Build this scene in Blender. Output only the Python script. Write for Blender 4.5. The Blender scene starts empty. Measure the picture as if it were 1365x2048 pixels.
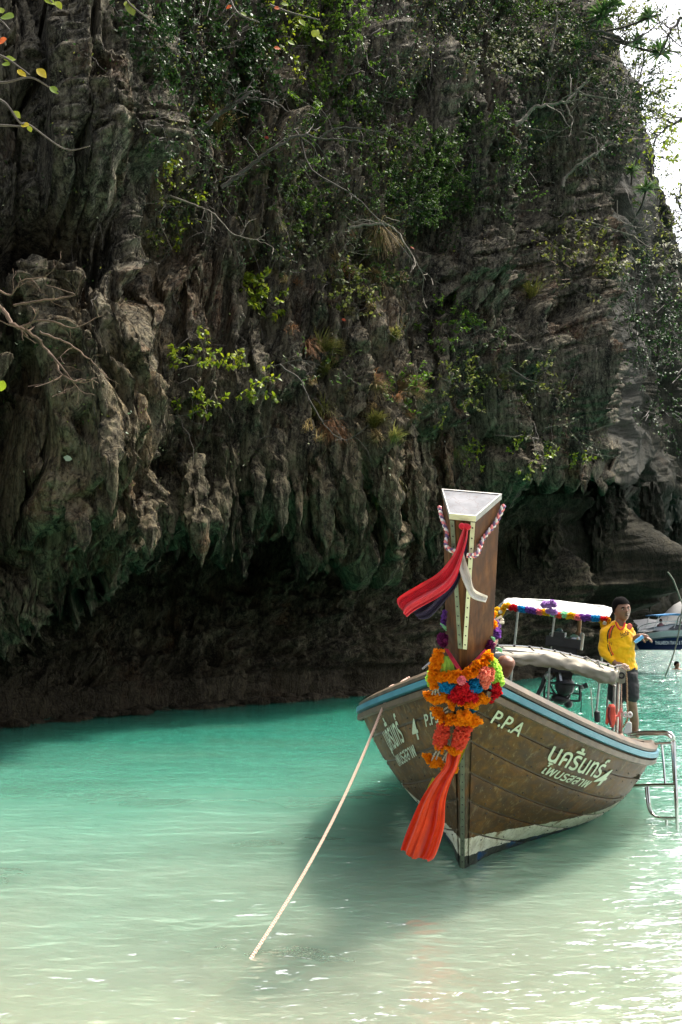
import bpy, math, random
import numpy as np
from mathutils import Vector, Matrix
R = math.radians
rng = np.random.default_rng(7)
random.seed(7)
sc = bpy.context.scene
col = sc.collection

# ------------------------------------------------------------------ camera
FPX, CAMH = 1991.0, 1.7                     # focal length in photo pixels, eye height
PITCH = math.atan((1243 - 1024) / FPX)
CP, SP = math.cos(PITCH), math.sin(PITCH)
cam = bpy.data.cameras.new("camera")
cam.sensor_fit = 'VERTICAL'
cam.sensor_height = 36.0
cam.lens = 36.0 * FPX / 2048
cam.clip_end = 3000
camo = bpy.data.objects.new("camera", cam)
camo.location = (0, 0, CAMH)
camo.rotation_euler = (math.pi / 2 + PITCH, 0, 0)
col.objects.link(camo)
sc.camera = camo

# ------------------------------------------------------------------ light
SUN = Vector((0.53, 0.40, 1.15)).normalized()
world = bpy.data.worlds.new("World")
sc.world = world
world.use_nodes = True
wn = world.node_tree
bg = wn.nodes['Background']
sky = wn.nodes.new('ShaderNodeTexSky')
sky.sky_type = 'NISHITA'
sky.sun_disc = False
sky.sun_elevation = math.asin(SUN.z)
sky.sun_rotation = math.atan2(SUN.x, SUN.y)
sky.air_density = 1.0
sky.dust_density = 6.0
sky.ozone_density = 1.0
hs = wn.nodes.new('ShaderNodeHueSaturation')
hs.inputs['Saturation'].default_value = 0.45
wn.links.new(sky.outputs[0], hs.inputs['Color'])
wn.links.new(hs.outputs[0], bg.inputs[0])
bg.inputs[1].default_value = 0.15
sl = bpy.data.lights.new("sun", 'SUN')
sl.energy = 2.9
sl.angle = R(6)
sl.color = (1.0, 0.93, 0.82)
so = bpy.data.objects.new("sun", sl)
so.rotation_euler = SUN.to_track_quat('Z', 'Y').to_euler()
so.location = (20, 10, 40)
col.objects.link(so)
sc.view_settings.view_transform = 'Standard'
sc.view_settings.look = 'None'
sc.view_settings.gamma = 1
sc.view_settings.exposure = 1.52
sc.view_settings.use_curve_mapping = False
sc.cycles.max_bounces = 6
sc.cycles.diffuse_bounces = 3
sc.cycles.glossy_bounces = 3
sc.cycles.transparent_max_bounces = 8
sc.cycles.caustics_reflective = False
sc.cycles.caustics_refractive = False

# ------------------------------------------------------------------ helpers
def at(px, py, D):
    """photo pixel + distance ahead (world Y) -> world point"""
    a = (px - 682.5) / FPX
    b = (1024 - py) / FPX
    # ray dir: x=a, y=CP - b*SP, z=SP + b*CP
    dy = CP - b * SP
    t = D / dy
    return Vector((a * t, D, CAMH + (SP + b * CP) * t))

def ground(px, py, z=0.0):
    a = (px - 682.5) / FPX
    b = (1024 - py) / FPX
    t = (z - CAMH) / (SP + b * CP)
    return Vector((a * t, (CP - b * SP) * t, z))

def projn(P):
    Y = P[..., 1]; Z = P[..., 2] - CAMH
    yc = Y * CP + Z * SP
    zc = -Y * SP + Z * CP
    return 682.5 + FPX * P[..., 0] / yc, 1024 - FPX * zc / yc, yc

def tag(o, label=None, cat=None, group=None, kind=None):
    if label: o['label'] = label
    if cat: o['category'] = cat
    if group: o['group'] = group
    if kind: o['kind'] = kind
    return o

def empty(name, loc=(0, 0, 0), label=None, cat=None, group=None):
    o = bpy.data.objects.new(name, None)
    o.location = loc
    o.empty_display_size = 0.2
    col.objects.link(o)
    return tag(o, label, cat, group)

def link(name, me, parent=None, m=None):
    o = bpy.data.objects.new(name, me)
    col.objects.link(o)
    if m is not None and len(me.materials) == 0:
        me.materials.append(m)
    if parent is not None:
        o.parent = parent
    return o

class MB:
    """collects geometry, then links it as one mesh object"""
    def __init__(s):
        s.v = []; s.f = []; s.n = 0; s.mi = []; s.cur = 0
    def add(s, verts, faces):
        b = s.n
        s.v.extend([tuple(v) for v in verts]); s.n += len(verts)
        for f in faces:
            s.f.append(tuple(i + b for i in f)); s.mi.append(s.cur)
    def box(s, c, size, rot=None):
        hx, hy, hz = size[0] / 2, size[1] / 2, size[2] / 2
        vs = [Vector((x, y, z)) for x in (-hx, hx) for y in (-hy, hy) for z in (-hz, hz)]
        if rot is not None: vs = [rot @ v for v in vs]
        c = Vector(c)
        s.add([v + c for v in vs], [(0, 1, 3, 2), (4, 6, 7, 5), (0, 4, 5, 1), (2, 3, 7, 6), (0, 2, 6, 4), (1, 5, 7, 3)])
    def tube(s, pts, r, n=8, cap=True):
        pts = [Vector(p) for p in pts]
        m = len(pts)
        if not hasattr(r, '__len__'): r = [r] * m
        rings = []
        prev = None
        for i, p in enumerate(pts):
            d = (pts[min(i + 1, m - 1)] - pts[max(i - 1, 0)])
            if d.length < 1e-9: d = Vector((0, 0, 1))
            d.normalize()
            if prev is None:
                a = d.orthogonal().normalized()
            else:
                a = (prev - d * prev.dot(d))
                a = a.normalized() if a.length > 1e-6 else d.orthogonal().normalized()
            prev = a
            b = d.cross(a)
            rings.append([p + (a * math.cos(2 * math.pi * k / n) + b * math.sin(2 * math.pi * k / n)) * r[i] for k in range(n)])
        vs = [v for rg in rings for v in rg]
        fs = []
        for i in range(m - 1):
            for k in range(n):
                fs.append((i * n + k, i * n + (k + 1) % n, (i + 1) * n + (k + 1) % n, (i + 1) * n + k))
        if cap:
            fs.append(tuple(range(n))[::-1]); fs.append(tuple((m - 1) * n + k for k in range(n)))
        s.add(vs, fs)
    def loft(s, rings, cap=True):
        """rings: lists of equal-length point lists"""
        n = len(rings[0]); m = len(rings)
        vs = [v for rg in rings for v in rg]; fs = []
        for i in range(m - 1):
            for k in range(n):
                fs.append((i * n + k, i * n + (k + 1) % n, (i + 1) * n + (k + 1) % n, (i + 1) * n + k))
        if cap:
            fs.append(tuple(range(n))[::-1]); fs.append(tuple((m - 1) * n + k for k in range(n)))
        s.add(vs, fs)
    def grid(s, P):
        """P: (n,m,3) array"""
        n, m = P.shape[:2]
        fs = [(i * m + j, (i + 1) * m + j, (i + 1) * m + j + 1, i * m + j + 1) for i in range(n - 1) for j in range(m - 1)]
        s.add(P.reshape(-1, 3).tolist(), fs)
    def ball(s, c, r, nu=12, nv=8, sc3=(1, 1, 1), rot=None):
        c = Vector(c); vs = []; fs = []
        for j in range(1, nv):
            th = math.pi * j / nv
            for i in range(nu):
                ph = 2 * math.pi * i / nu
                v = Vector((math.sin(th) * math.cos(ph) * sc3[0], math.sin(th) * math.sin(ph) * sc3[1], math.cos(th) * sc3[2])) * r
                if rot is not None: v = rot @ v
                vs.append(c + v)
        top = Vector((0, 0, sc3[2])) * r; 
        if rot is not None: top = rot @ top
        vs.append(c + top); vs.append(c - top)
        a = len(vs) - 2; b = a + 1
        for j in range(nv - 2):
            for i in range(nu):
                fs.append((j * nu + i, (j + 1) * nu + i, (j + 1) * nu + (i + 1) % nu, j * nu + (i + 1) % nu))
        for i in range(nu):
            fs.append((a, i, (i + 1) % nu)); fs.append((b, (nv - 2) * nu + (i + 1) % nu, (nv - 2) * nu + i))
        s.add(vs, fs)
    def mesh(s, name, mats=None, smooth=True):
        me = bpy.data.meshes.new(name)
        me.from_pydata(s.v, [], s.f)
        if mats:
            for m in (mats if isinstance(mats, (list, tuple)) else [mats]): me.materials.append(m)
            if len(me.materials) > 1: me.polygons.foreach_set('material_index', s.mi)
        if smooth:
            me.polygons.foreach_set('use_smooth', [True] * len(me.polygons))
            me.set_sharp_from_angle(angle=R(40))
        me.update()
        return me
    def build(s, name, mats, parent=None, smooth=True):
        return link(name, s.mesh(name, mats, smooth), parent)

def fast_mesh(name, V, F, m=None, smooth=True):
    """V (n,3) floats, F (m,k) ints with k = 3 or 4"""
    me = bpy.data.meshes.new(name)
    V = np.ascontiguousarray(V, dtype=np.float32); F = np.ascontiguousarray(F, dtype=np.int32)
    me.vertices.add(len(V)); me.vertices.foreach_set('co', V.ravel())
    k = F.shape[1]
    me.loops.add(F.size); me.loops.foreach_set('vertex_index', F.ravel())
    me.polygons.add(len(F))
    me.polygons.foreach_set('loop_start', np.arange(len(F), dtype=np.int32) * k)
    me.polygons.foreach_set('loop_total', np.full(len(F), k, dtype=np.int32))
    me.update(calc_edges=True)
    if smooth: me.polygons.foreach_set('use_smooth', np.ones(len(F), dtype=bool))
    if m: me.materials.append(m)
    me.validate()
    return me

def grid_faces(n, m):
    i = np.arange(n - 1)[:, None] * m + np.arange(m - 1)[None]
    return np.stack([i, i + m, i + m + 1, i + 1], -1).reshape(-1, 4)

# gradient noise, vectorised
_perm = rng.permutation(512)
_perm = np.concatenate([_perm, _perm, _perm])
_gr = rng.normal(size=(512, 3)); _gr /= np.linalg.norm(_gr, axis=1)[:, None]
_gr = _gr.astype(np.float32)
def noise3(x, y, z):
    x = np.asarray(x, np.float32); y = np.asarray(y, np.float32); z = np.asarray(z, np.float32)
    x, y, z = np.broadcast_arrays(x, y, z)
    xi = np.floor(x).astype(np.int32); yi = np.floor(y).astype(np.int32); zi = np.floor(z).astype(np.int32)
    xf = x - xi; yf = y - yi; zf = z - zi
    u = xf * xf * xf * (xf * (xf * 6 - 15) + 10); v = yf * yf * yf * (yf * (yf * 6 - 15) + 10); w = zf * zf * zf * (zf * (zf * 6 - 15) + 10)
    out = 0
    for dx in (0, 1):
        wx = u if dx else 1 - u
        a = _perm[(xi + dx) & 511]
        for dy in (0, 1):
            wy = v if dy else 1 - v
            b = _perm[a + ((yi + dy) & 511)]
            for dz in (0, 1):
                wz = w if dz else 1 - w
                g = _gr[_perm[b + ((zi + dz) & 511)]]
                out = out + wx * wy * wz * (g[..., 0] * (xf - dx) + g[..., 1] * (yf - dy) + g[..., 2] * (zf - dz))
    return out * 1.5
def fbm(x, y, z, o=4, g=.5):
    s = 0; a = 1
    for i in range(o):
        s = s + a * noise3(x, y, z); x = x * 2.03 + 7.1; y = y * 2.03 + 3.3; z = z * 2.03 + 1.7; a *= g
    return s
def ridged(x, y, z, o=3, g=.5):
    s = 0; a = 1
    for i in range(o):
        s = s + a * (1 - 2 * np.abs(noise3(x, y, z))); x = x * 2.1 + 5.1; y = y * 2.1 + 9.3; z = z * 2.1 + 2.7; a *= g
    return s

# ------------------------------------------------------------------ materials
class NT:
    def __init__(s, name):
        s.m = bpy.data.materials.new(name); s.m.use_nodes = True
        s.t = s.m.node_tree; s.b = s.t.nodes['Principled BSDF']; s.out = s.t.nodes['Material Output']
        s._tc = None
    def n(s, typ, **kw):
        nd = s.t.nodes.new(typ)
        for k, v in kw.items(): setattr(nd, k, v)
        return nd
    def l(s, a, b): s.t.links.new(a, b)
    def coord(s, which='Object', scale=(1, 1, 1), rot=(0, 0, 0)):
        if s._tc is None: s._tc = s.n('ShaderNodeTexCoord')
        mp = s.n('ShaderNodeMapping'); mp.inputs['Scale'].default_value = scale; mp.inputs['Rotation'].default_value = rot
        s.l(s._tc.outputs[which], mp.inputs[0]); return mp.outputs[0]
    def noise(s, vec, scale=5, detail=4, rough=.55, dist=0):
        n = s.n('ShaderNodeTexNoise'); n.inputs['Scale'].default_value = scale; n.inputs['Detail'].default_value = detail
        n.inputs['Roughness'].default_value = rough; n.inputs['Distortion'].default_value = dist
        s.l(vec, n.inputs['Vector']); return n.outputs['Fac']
    def ramp(s, fac, stops, interp='LINEAR'):
        r = s.n('ShaderNodeValToRGB'); e = r.color_ramp.elements; r.color_ramp.interpolation = interp
        while len(e) > 1: e.remove(e[0])
        e[0].position = stops[0][0]; e[0].color = c4(stops[0][1])
        for p, c in stops[1:]:
            k = e.new(p); k.color = c4(c)
        s.l(fac, r.inputs[0]); return r.outputs[0]
    def mix(s, f, a, b, mode='MIX'):
        m = s.n('ShaderNodeMix', data_type='RGBA', blend_type=mode)
        for sk, v in ((0, f), (6, a), (7, b)):
            if hasattr(v, 'links'): s.l(v, m.inputs[sk])
            elif sk == 0: m.inputs[0].default_value = v
            else: m.inputs[sk].default_value = c4(v)
        return m.outputs[2]
    def math(s, op, a, b=0.0, clamp=False):
        m = s.n('ShaderNodeMath', operation=op); m.use_clamp = clamp
        for i, v in ((0, a), (1, b)):
            if hasattr(v, 'links'): s.l(v, m.inputs[i])
            else: m.inputs[i].default_value = v
        return m.outputs[0]
    def maprange(s, v, a, b, c=0., d=1., smooth=False):
        m = s.n('ShaderNodeMapRange'); m.inputs[1].default_value = a; m.inputs[2].default_value = b
        m.inputs[3].default_value = c; m.inputs[4].default_value = d
        if smooth: m.interpolation_type = 'SMOOTHSTEP'
        s.l(v, m.inputs[0]); return m.outputs[0]
    def sep(s, vec):
        x = s.n('ShaderNodeSeparateXYZ'); s.l(vec, x.inputs[0]); return x.outputs
    def bump(s, h, strength=.5, dist=.02, prev=None):
        b = s.n('ShaderNodeBump'); b.inputs['Strength'].default_value = strength; b.inputs['Distance'].default_value = dist
        s.l(h, b.inputs['Height'])
        if prev is not None: s.l(prev, b.inputs['Normal'])
        return b.outputs[0]
    def set(s, **kw):
        for k, v in kw.items():
            k = k.replace('_', ' ')
            k = {'Color': 'Base Color', 'Rough': 'Roughness', 'Spec': 'Specular IOR Level', 'Sheen': 'Sheen Weight', 'SSS': 'Subsurface Weight'}.get(k, k)
            i = s.b.inputs[k]
            if hasattr(v, 'links'): s.l(v, i)
            elif i.type == 'RGBA': i.default_value = c4(v)
            else: i.default_value = v
        return s
def c4(c):
    if not hasattr(c, '__len__'): c = (c, c, c)
    return (c[0], c[1], c[2], 1.0)

def simple(name, color, rough=.6, metal=0., var=.25, scale=8., bump=.0, spec=.4, bscale=60, coord='Object'):
    t = NT(name)
    v = t.coord(coord)
    nz = t.noise(v, scale, 4)
    lo = tuple(c * (1 - var) for c in color); hi = tuple(min(1, c * (1 + var)) for c in color)
    t.set(Color=t.ramp(nz, [(.3, lo), (.7, hi)]), Rough=rough, Metallic=metal, Spec=spec)
    if bump > 0: t.set(Normal=t.bump(t.noise(v, bscale, 3), bump, .004))
    return t.m

def leaf_mat(name, stops, rough=.45, spec=.5, trans=.35):
    """colour per leaf from a random attribute, with light passing through"""
    t = NT(name)
    at_ = t.n('ShaderNodeAttribute'); at_.attribute_name = 'rnd'
    c = t.ramp(at_.outputs['Fac'], stops)
    nz = t.noise(t.coord('Object'), 30, 2)
    c = t.mix(t.maprange(nz, .35, .7, 0, .35), c, tuple(.6 * x for x in stops[0][1]))
    t.set(Color=c, Rough=rough, Spec=spec)
    tr = t.n('ShaderNodeBsdfTranslucent'); t.l(c, tr.inputs[0])
    mx = t.n('ShaderNodeMixShader'); mx.inputs[0].default_value = trans
    t.l(t.b.outputs[0], mx.inputs[1]); t.l(tr.outputs[0], mx.inputs[2]); t.l(mx.outputs[0], t.out.inputs[0])
    return t.m

# ================================================================== STRUCTURE
# ------------------------------------------------------------------ rock
def rock_material():
    t = NT('limestone')
    g = t.n('ShaderNodeNewGeometry')
    P = g.outputs['Position']
    def mp(scale, loc=(0, 0, 0)):
        m = t.n('ShaderNodeMapping'); m.inputs['Scale'].default_value = scale; m.inputs['Location'].default_value = loc
        t.l(P, m.inputs[0]); return m.outputs[0]
    streak = t.noise(mp((2.2, 2.2, .20)), 1, 6, .66, .5)
    rib = t.noise(mp((9, 9, .75), (3, 1, 0)), 1, 5, .68, .35)
    fine = t.noise(mp((13, 13, 7)), 1, 6, .72, .2)
    grit = t.noise(mp((34, 34, 24)), 1, 3, .75)
    mixn = t.math('ADD', t.math('MULTIPLY', streak, .5), t.math('MULTIPLY', rib, .5))
    base = t.ramp(mixn, [(.38, (.010, .010, .009)), (.44, (.040, .036, .029)), (.50, (.100, .089, .068)), (.56, (.20, .178, .130)), (.64, (.38, .335, .245))])
    def patch(px, py, D, r0, r1, zs, seed):
        v = t.n('ShaderNodeMapping'); v.inputs['Scale'].default_value = (1, 1, zs); t.l(P, v.inputs[0])
        c = at(px, py, D); ds = t.n('ShaderNodeVectorMath', operation='DISTANCE'); t.l(v.outputs[0], ds.inputs[0]); ds.inputs[1].default_value = (c.x, c.y, c.z * zs)
        return t.math('MULTIPLY', t.maprange(ds.outputs['Value'], r0, r1, 0, .85), t.maprange(t.noise(mp((2.6, 2.6, .7), (seed, 4, 2)), 1, 5, .68, .4), .42, .56, 0, 1))
    tan = t.ramp(rib, [(.36, (.05, .036, .022)), (.50, (.19, .145, .090)), (.62, (.40, .31, .20))])
    for a_ in ((150, 830, 13.6, 2.6, .8, 1, 1), (770, 700, 20.6, 2.4, .6, .35, 2), (520, 250, 18.5, 1.8, .4, .35, 3), (660, 950, 19.6, 1.6, .5, .5, 4), (300, 600, 16.5, 1.4, .4, .5, 5)):
        base = t.mix(patch(*a_), base, tan)
    och = t.noise(mp((.9, .9, .5), (3, 7, 2)), 1, 5, .65, .5)
    base = t.mix(t.maprange(och, .56, .68, 0, .75), base, t.ramp(fine, [(.4, (.06, .03, .016)), (.6, (.22, .115, .060))]))
    # pale lichen flecks and black pits
    base = t.mix(t.maprange(fine, .52, .64, 0, .75), base, (.25, .235, .185))
    base = t.mix(t.maprange(fine, .36, .46, .92, 0), base, (.007, .007, .006))
    base = t.mix(t.maprange(grit, .55, .68, 0, .6), base, (.30, .285, .23))
    base = t.mix(t.maprange(grit, .32, .43, .7, 0), base, (.008, .008, .007))
    # thin bedding and joint cracks
    vo = t.n('ShaderNodeTexVoronoi', feature='DISTANCE_TO_EDGE'); vo.inputs['Scale'].default_value = 1.0
    wv = t.n('ShaderNodeVectorMath', operation='ADD'); nz_ = t.n('ShaderNodeTexNoise'); nz_.inputs['Scale'].default_value = 2.2; t.l(P, nz_.inputs['Vector'])
    sc_ = t.n('ShaderNodeVectorMath', operation='SCALE'); t.l(nz_.outputs['Color'], sc_.inputs[0]); sc_.inputs['Scale'].default_value = .9; t.l(mp((3.4, 3.4, .8)), wv.inputs[0]); t.l(sc_.outputs[0], wv.inputs[1]); t.l(wv.outputs[0], vo.inputs['Vector'])
    crack = t.maprange(vo.outputs['Distance'], .0, .05, .45, 1)
    base = t.mix(crack, (.006, .006, .006), base)
    sp = t.sep(P)
    low = t.maprange(sp[2], 6.5, 2.0, .12, 1.0)
    alg = t.math('MULTIPLY', t.maprange(t.noise(mp((.7, .7, .4), (5, 5, 9)), 1, 5, .6), .52, .66, 0, .45), low)
    base = t.mix(alg, base, (.046, .040, .018))
    wl = t.maprange(t.math('ADD', sp[2], t.math('MULTIPLY', fine, .8)), 1.9, .9, 0, 1)
    base = t.mix(t.math('MULTIPLY', wl, .75), base, t.ramp(grit, [(.4, (.010, .009, .007)), (.62, (.060, .048, .032))]))
    far = t.math('MULTIPLY', t.maprange(sp[1], 29., 34, 0, .90), t.maprange(t.noise(mp((.3, .3, .12), (1, 1, 8)), 1, 4, .6), .3, .55, .75, 1))  # shade of the distant wall put into the rock colour, against direct sun
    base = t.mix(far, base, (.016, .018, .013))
    base = t.mix(t.maprange(sp[2], 7.5, 4.5, 0, 1), base, (.84, .80, .70), 'MULTIPLY')  # low rock tinted to offset the green light bounced off the water
    base = t.mix(1.0, base, (1.0, .98, .92), 'MULTIPLY')
    h0 = t.bump(rib, .9, .10)
    h1 = t.bump(fine, 1.0, .10, h0)
    h2 = t.bump(grit, .9, .035, h1)
    h3 = t.bump(crack, .7, .05, h2)
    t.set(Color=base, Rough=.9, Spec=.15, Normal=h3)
    return t.m
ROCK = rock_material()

# plan of the cliff, per photo column: foot distance, lip distance, lip row, top row
CX  = [-500, -200,   0,  120,  230,  300,  450,  600,  720,  850,  920, 1000, 1100, 1180, 1226, 1252, 1290, 1365, 1500, 1750]
CB  = [12.5, 14.5, 16.9, 18.0, 19.0, 19.8, 21.0, 22.5, 24.0, 26.0, 27.5, 29.3, 32.0, 35.0, 38.0, 82.0, 88.0, 100., 120., 140.]
CLP = [11.0, 12.0, 13.4, 13.9, 14.6, 16.3, 17.6, 18.8, 20.2, 22.0, 23.2, 24.2, 26.0, 28.0, 30.5, 35.0, 45.0, 62.0, 105., 130.]
CLY = [1180, 1190, 1215, 1185, 1060, 1085, 1075, 1085, 1050, 1050,  985,  968,  968,  975,  980,  982,  985, 1010, 1060, 1100]
CTY = [-300, -300, -300, -300, -300, -300, -300, -300, -300, -300, -300, -280, -240, -150,   0,   90,  215,  480,  830, 1060]
def smooth_interp(x, xs, ys):
    xs = np.array(xs, float); ys = np.array(ys, float)
    m = np.gradient(ys, xs)
    i = np.clip(np.searchsorted(xs, x) - 1, 0, len(xs) - 2)
    h = xs[i + 1] - xs[i]; t = (x - xs[i]) / h
    y0, y1 = ys[i], ys[i + 1]
    d = (y1 - y0)
    m0 = m[i] * h; m1 = m[i + 1] * h
    # limit the slopes
    m0 = np.sign(d) * np.minimum(np.abs(m0), 2 * np.abs(d)) * (np.sign(m0) == np.sign(d)); m1 = np.sign(d) * np.minimum(np.abs(m1), 2 * np.abs(d)) * (np.sign(m1) == np.sign(d))
    return (2*t**3 - 3*t**2 + 1) * y0 + (t**3 - 2*t**2 + t) * m0 + (-2*t**3 + 3*t**2) * y1 + (t**3 - t**2) * m1

NC = 900
pxc = np.linspace(-380, 1720, NC)
Db = smooth_interp(pxc, CX, CB); Dl = smooth_interp(pxc, CX, CLP)
Ly = smooth_interp(pxc, CX, CLY); Ty = smooth_interp(pxc, CX, CTY)
# jagged lip: teeth of rock
tn = 1 - np.abs(noise3(pxc / 34., 3.3, 1.1)) * 2.4
tn2 = 1 - np.abs(noise3(pxc / 19., 8.3, 4.1)) * 2.2
Ly = Ly + 92 * np.clip(tn, 0, 1) ** 1.5 * (pxc < 905) - 22 + 18 * tn2 + 22 * noise3(pxc / 90., .3, .4)
def zrow(py, D): return CAMH + (SP + (1024 - py) / FPX * CP) / (CP - (1024 - py) / FPX * SP) * D
zl = zrow(Ly, Dl)
zt = zrow(Ty, Dl)
axx = (pxc - 682.5) / FPX
def lateral(D, z): return axx * (D * CP + (z - CAMH) * SP)
rows = []   # each: (D, z)
NF, NB, NR, NT_ = 24, 150, 90, 560
zroof = zl + .1 + 1.5 * np.clip((pxc - 330) / 80, 0, 1) * np.clip((1300 - pxc) / 60, 0, 1)
for k in range(NF):
    q = k / (NF - 1); rows.append((Db - .25 + .2 * q, -1.6 + 2.0 * q + 0 * Db))
zc0 = rows[-1][1]
for k in range(1, NB):
    q = k / (NB - 1)
    rec = np.sin(q * math.pi * .55) * .9 * (pxc < 1260)
    # left third: the underside of the hanging mass slopes forward early
    fwd = np.clip((330 - pxc) / 330, 0, 1) * q ** 2 * 1.6
    rows.append((Db - .05 + rec - fwd, zc0 + (zroof - zc0) * q ** .95))
Dr = rows[-1][0]
for k in range(1, NR):
    q = k / (NR - 1)
    e = q ** 1.2
    rows.append((Dr + (Dl - Dr) * e, zroof + (zl - zroof) * q + .9 * np.sin(q * math.pi) * (pxc > 250) * (pxc < 1240) * .7))
for k in range(1, NT_):
    q = k / (NT_ - 1)
    z = zl + (zt - zl) * (q * .8 + .2 * q * q)
    h = z - zl
    # face bulges out above the lip, then leans back
    D = Dl - .55 * np.sin(np.clip(h / 5., 0, 1) * math.pi) + .02 * h + .006 * h * h
    rows.append((D, z))
for k in range(1, 14):
    rows.append((rows[NF + NB + NR + NT_ - 5][0] + k ** 1.6 * .7, zt + k * .5 * (pxc < 1150) + .12 * k))
Dg = np.stack([r[0] for r in rows]); Zg = np.stack([r[1] for r in rows])
Xg = lateral(Dg, Zg)
NRW = len(rows)
B = np.stack([Xg, Dg, Zg], -1)
def blur(A, n, ax):
    for _ in range(n):
        A = (np.roll(A, 1, ax) + A + np.roll(A, -1, ax)) / 3
    return A
def normals(P):
    du = np.gradient(P, axis=1); dv = np.gradient(P, axis=0)
    n = np.cross(du, dv); n /= np.linalg.norm(n, axis=-1, keepdims=True) + 1e-9
    return n
N0 = normals(B)
N0 = blur(blur(N0, 12, 0), 25, 1); N0 /= np.linalg.norm(N0, axis=-1, keepdims=True) + 1e-9
if N0[300:700, 200:600, 1].mean() > 0: N0 = -N0
X, Y, Z = B[..., 0], B[..., 1], B[..., 2]
PX = np.broadcast_to(pxc[None], X.shape)
PY = projn(B)[1]
sca = np.clip(Y / 20., .7, 2.2)                 # far rock carries larger forms
def gm(cx, cy, rx, ry): return np.exp(-(((PX - cx) / rx) ** 2 + ((PY - cy) / ry) ** 2))
xx, yy, zz = X / sca, Y / sca, Z / sca
face = np.clip((Z - zl[None]) / .8 + .6, 0, 1)
d = .95 * fbm(xx * .23, yy * .23, zz * .13, 3)
warp = .45 * noise3(xx * .5, yy * .5, zz * .35) + .12 * noise3(xx * 1.7, yy * 1.7, zz * .9)
lean = .10 * zz                                   # the ribs drift sideways as they fall
hx, hy = xx + warp - lean * .5, yy + warp
def cusp(x, y, z): return np.abs(noise3(x, y, z))
# tall ribs with sharp crests and deep slots between them
d += face * .88 * (.42 - 1.5 * cusp(hx * .75, hy * .75, zz * .07 + 5))
d += face * .62 * (.35 - 1.5 * cusp(hx * 1.9, hy * 1.9, zz * .15 + 2))
d += (.08 + .27 * face) * (.3 - 1.5 * cusp(hx * 4.3, hy * 4.3, zz * .34 + 8))
d += (.05 + .10 * face) * (.3 - 1.5 * cusp(hx * 9.5, hy * 9.5, zz * .9 + 1))
ck = np.abs(noise3(xx * 1.15 + warp + 9, yy * 1.15, zz * .11))
d -= .85 * np.clip(1 - ck / .06, 0, 1) * face
# the ribs break off in steps and are pitted
brk = fbm(xx * 1.4, yy * 1.4, zz * .8, 4, .6)
d += .20 * brk
d += .12 * np.sign(noise3(xx * .9 + 40, yy * .9, zz * .55)) * np.clip(np.abs(noise3(xx * .9 + 40, yy * .9, zz * .55)) * 8, 0, 1) * face
rough_ = .8 + np.clip(fbm(xx * .6 + 3, yy * .6, zz * .4, 2), -.4, .8)
d += rough_ * (.075 * (.4 - 1.6 * cusp(xx * 6.5, yy * 6.5, zz * 4.2)) + .07 * fbm(xx * 9 + 2, yy * 9, zz * 6, 3, .7))
hol = np.clip(noise3(xx * 2.6 + 11, yy * 2.6, zz * 1.5) - .30, 0, 1); d -= 1.5 * hol
# bedding: thin ledges, strong in the upper left buttress and the upper right wall
bed = gm(170, 190, 150, 330) + gm(1000, 520, 170, 330) + .9 * gm(1200, 700, 170, 260) + .35 * gm(600, 400, 400, 200)
bz = zz * 2.6 + .55 * fbm(xx * .7, yy * .7, zz * .5, 3) + .08 * xx
st = bz - np.floor(bz)
d += np.clip(bed, 0, 1) * np.clip(.35 + fbm(xx * .9 + 31, yy * .9, zz * .9, 2) * 1.4, 0, 1) * .12 * (np.where(st < .72, .5 + .4 * st, -1.0 + 0 * st) + .5)
bz2 = zz * 7 + .8 * fbm(xx * 1.3 + 4, yy * 1.3, zz, 2); st2 = bz2 - np.floor(bz2)
d += np.clip(bed, 0, 1) * .035 * np.where(st2 < .7, st2, -.6)
# named masses
d += 1.7 * gm(140, 990, 95, 150) + 1.3 * gm(110, 720, 110, 150) + .9 * gm(150, 860, 90, 120)
d += 1.0 * gm(150, 250, 150, 210)                       # upper left buttress
d -= 2.6 * gm(70, 520, 95, 45) * (PX < 260)             # black hollow beneath it
d -= 2.2 * gm(5, 880, 30, 200) + 1.6 * gm(60, 750, 30, 80)
d += 1.1 * gm(330, 1020, 60, 70) + .9 * gm(430, 1060, 45, 80)
d -= 1.5 * gm(270, 930, 24, 70) + 1.3 * gm(275, 340, 28, 260)
d += .9 * gm(930, 480, 70, 200) + .7 * gm(715, 850, 60, 250) - .9 * gm(640, 880, 26, 120)
d -= 1.1 * gm(1080, 330, 60, 120) - .8 * gm(1190, 620, 60, 260)
d -= 1.3 * gm(1240, 1120, 55, 80) * 2 + 1.0 * gm(1050, 1130, 40, 60)
d += 2.0 * gm(1185, 1130, 22, 90) * 1.3 + 1.6 * gm(1305, 1060, 20, 120) + 1.2 * gm(1090, 1150, 20, 80)
edge = np.clip(np.minimum(np.arange(NRW)[:, None] / 10., 1), 0, 1)
d *= np.clip((NRW - 1 - np.arange(NRW)[:, None]) / 60., .25, 1)
d *= np.where(PX > 1215, np.clip(1 - (PX - 1215) / 40, .58, 1), 1.)
d += .30 * fbm(xx * 1.1 + 21, yy * 1.1, zz * 2.6, 4, .6) * np.clip((3.6 - Z) / 1.2, 0, 1) + .20 * ridged(xx * 2.5, yy * 2.5, zz * 2.8, 2) * np.clip((3.6 - Z) / 1.2, 0, 1)
d *= edge * np.where(Z < .6, .45, 1.) * np.clip(.4 + (Z + 1) / 4, .4, 1.)
P = B + N0 * (d * np.clip(sca, .7, 1.8))[..., None]
# the rough shore shelf
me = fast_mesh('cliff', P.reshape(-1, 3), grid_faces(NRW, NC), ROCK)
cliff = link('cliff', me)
tag(cliff, 'dark overhanging limestone cliff with hanging teeth of rock above the green water', None, None, 'structure')
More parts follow.
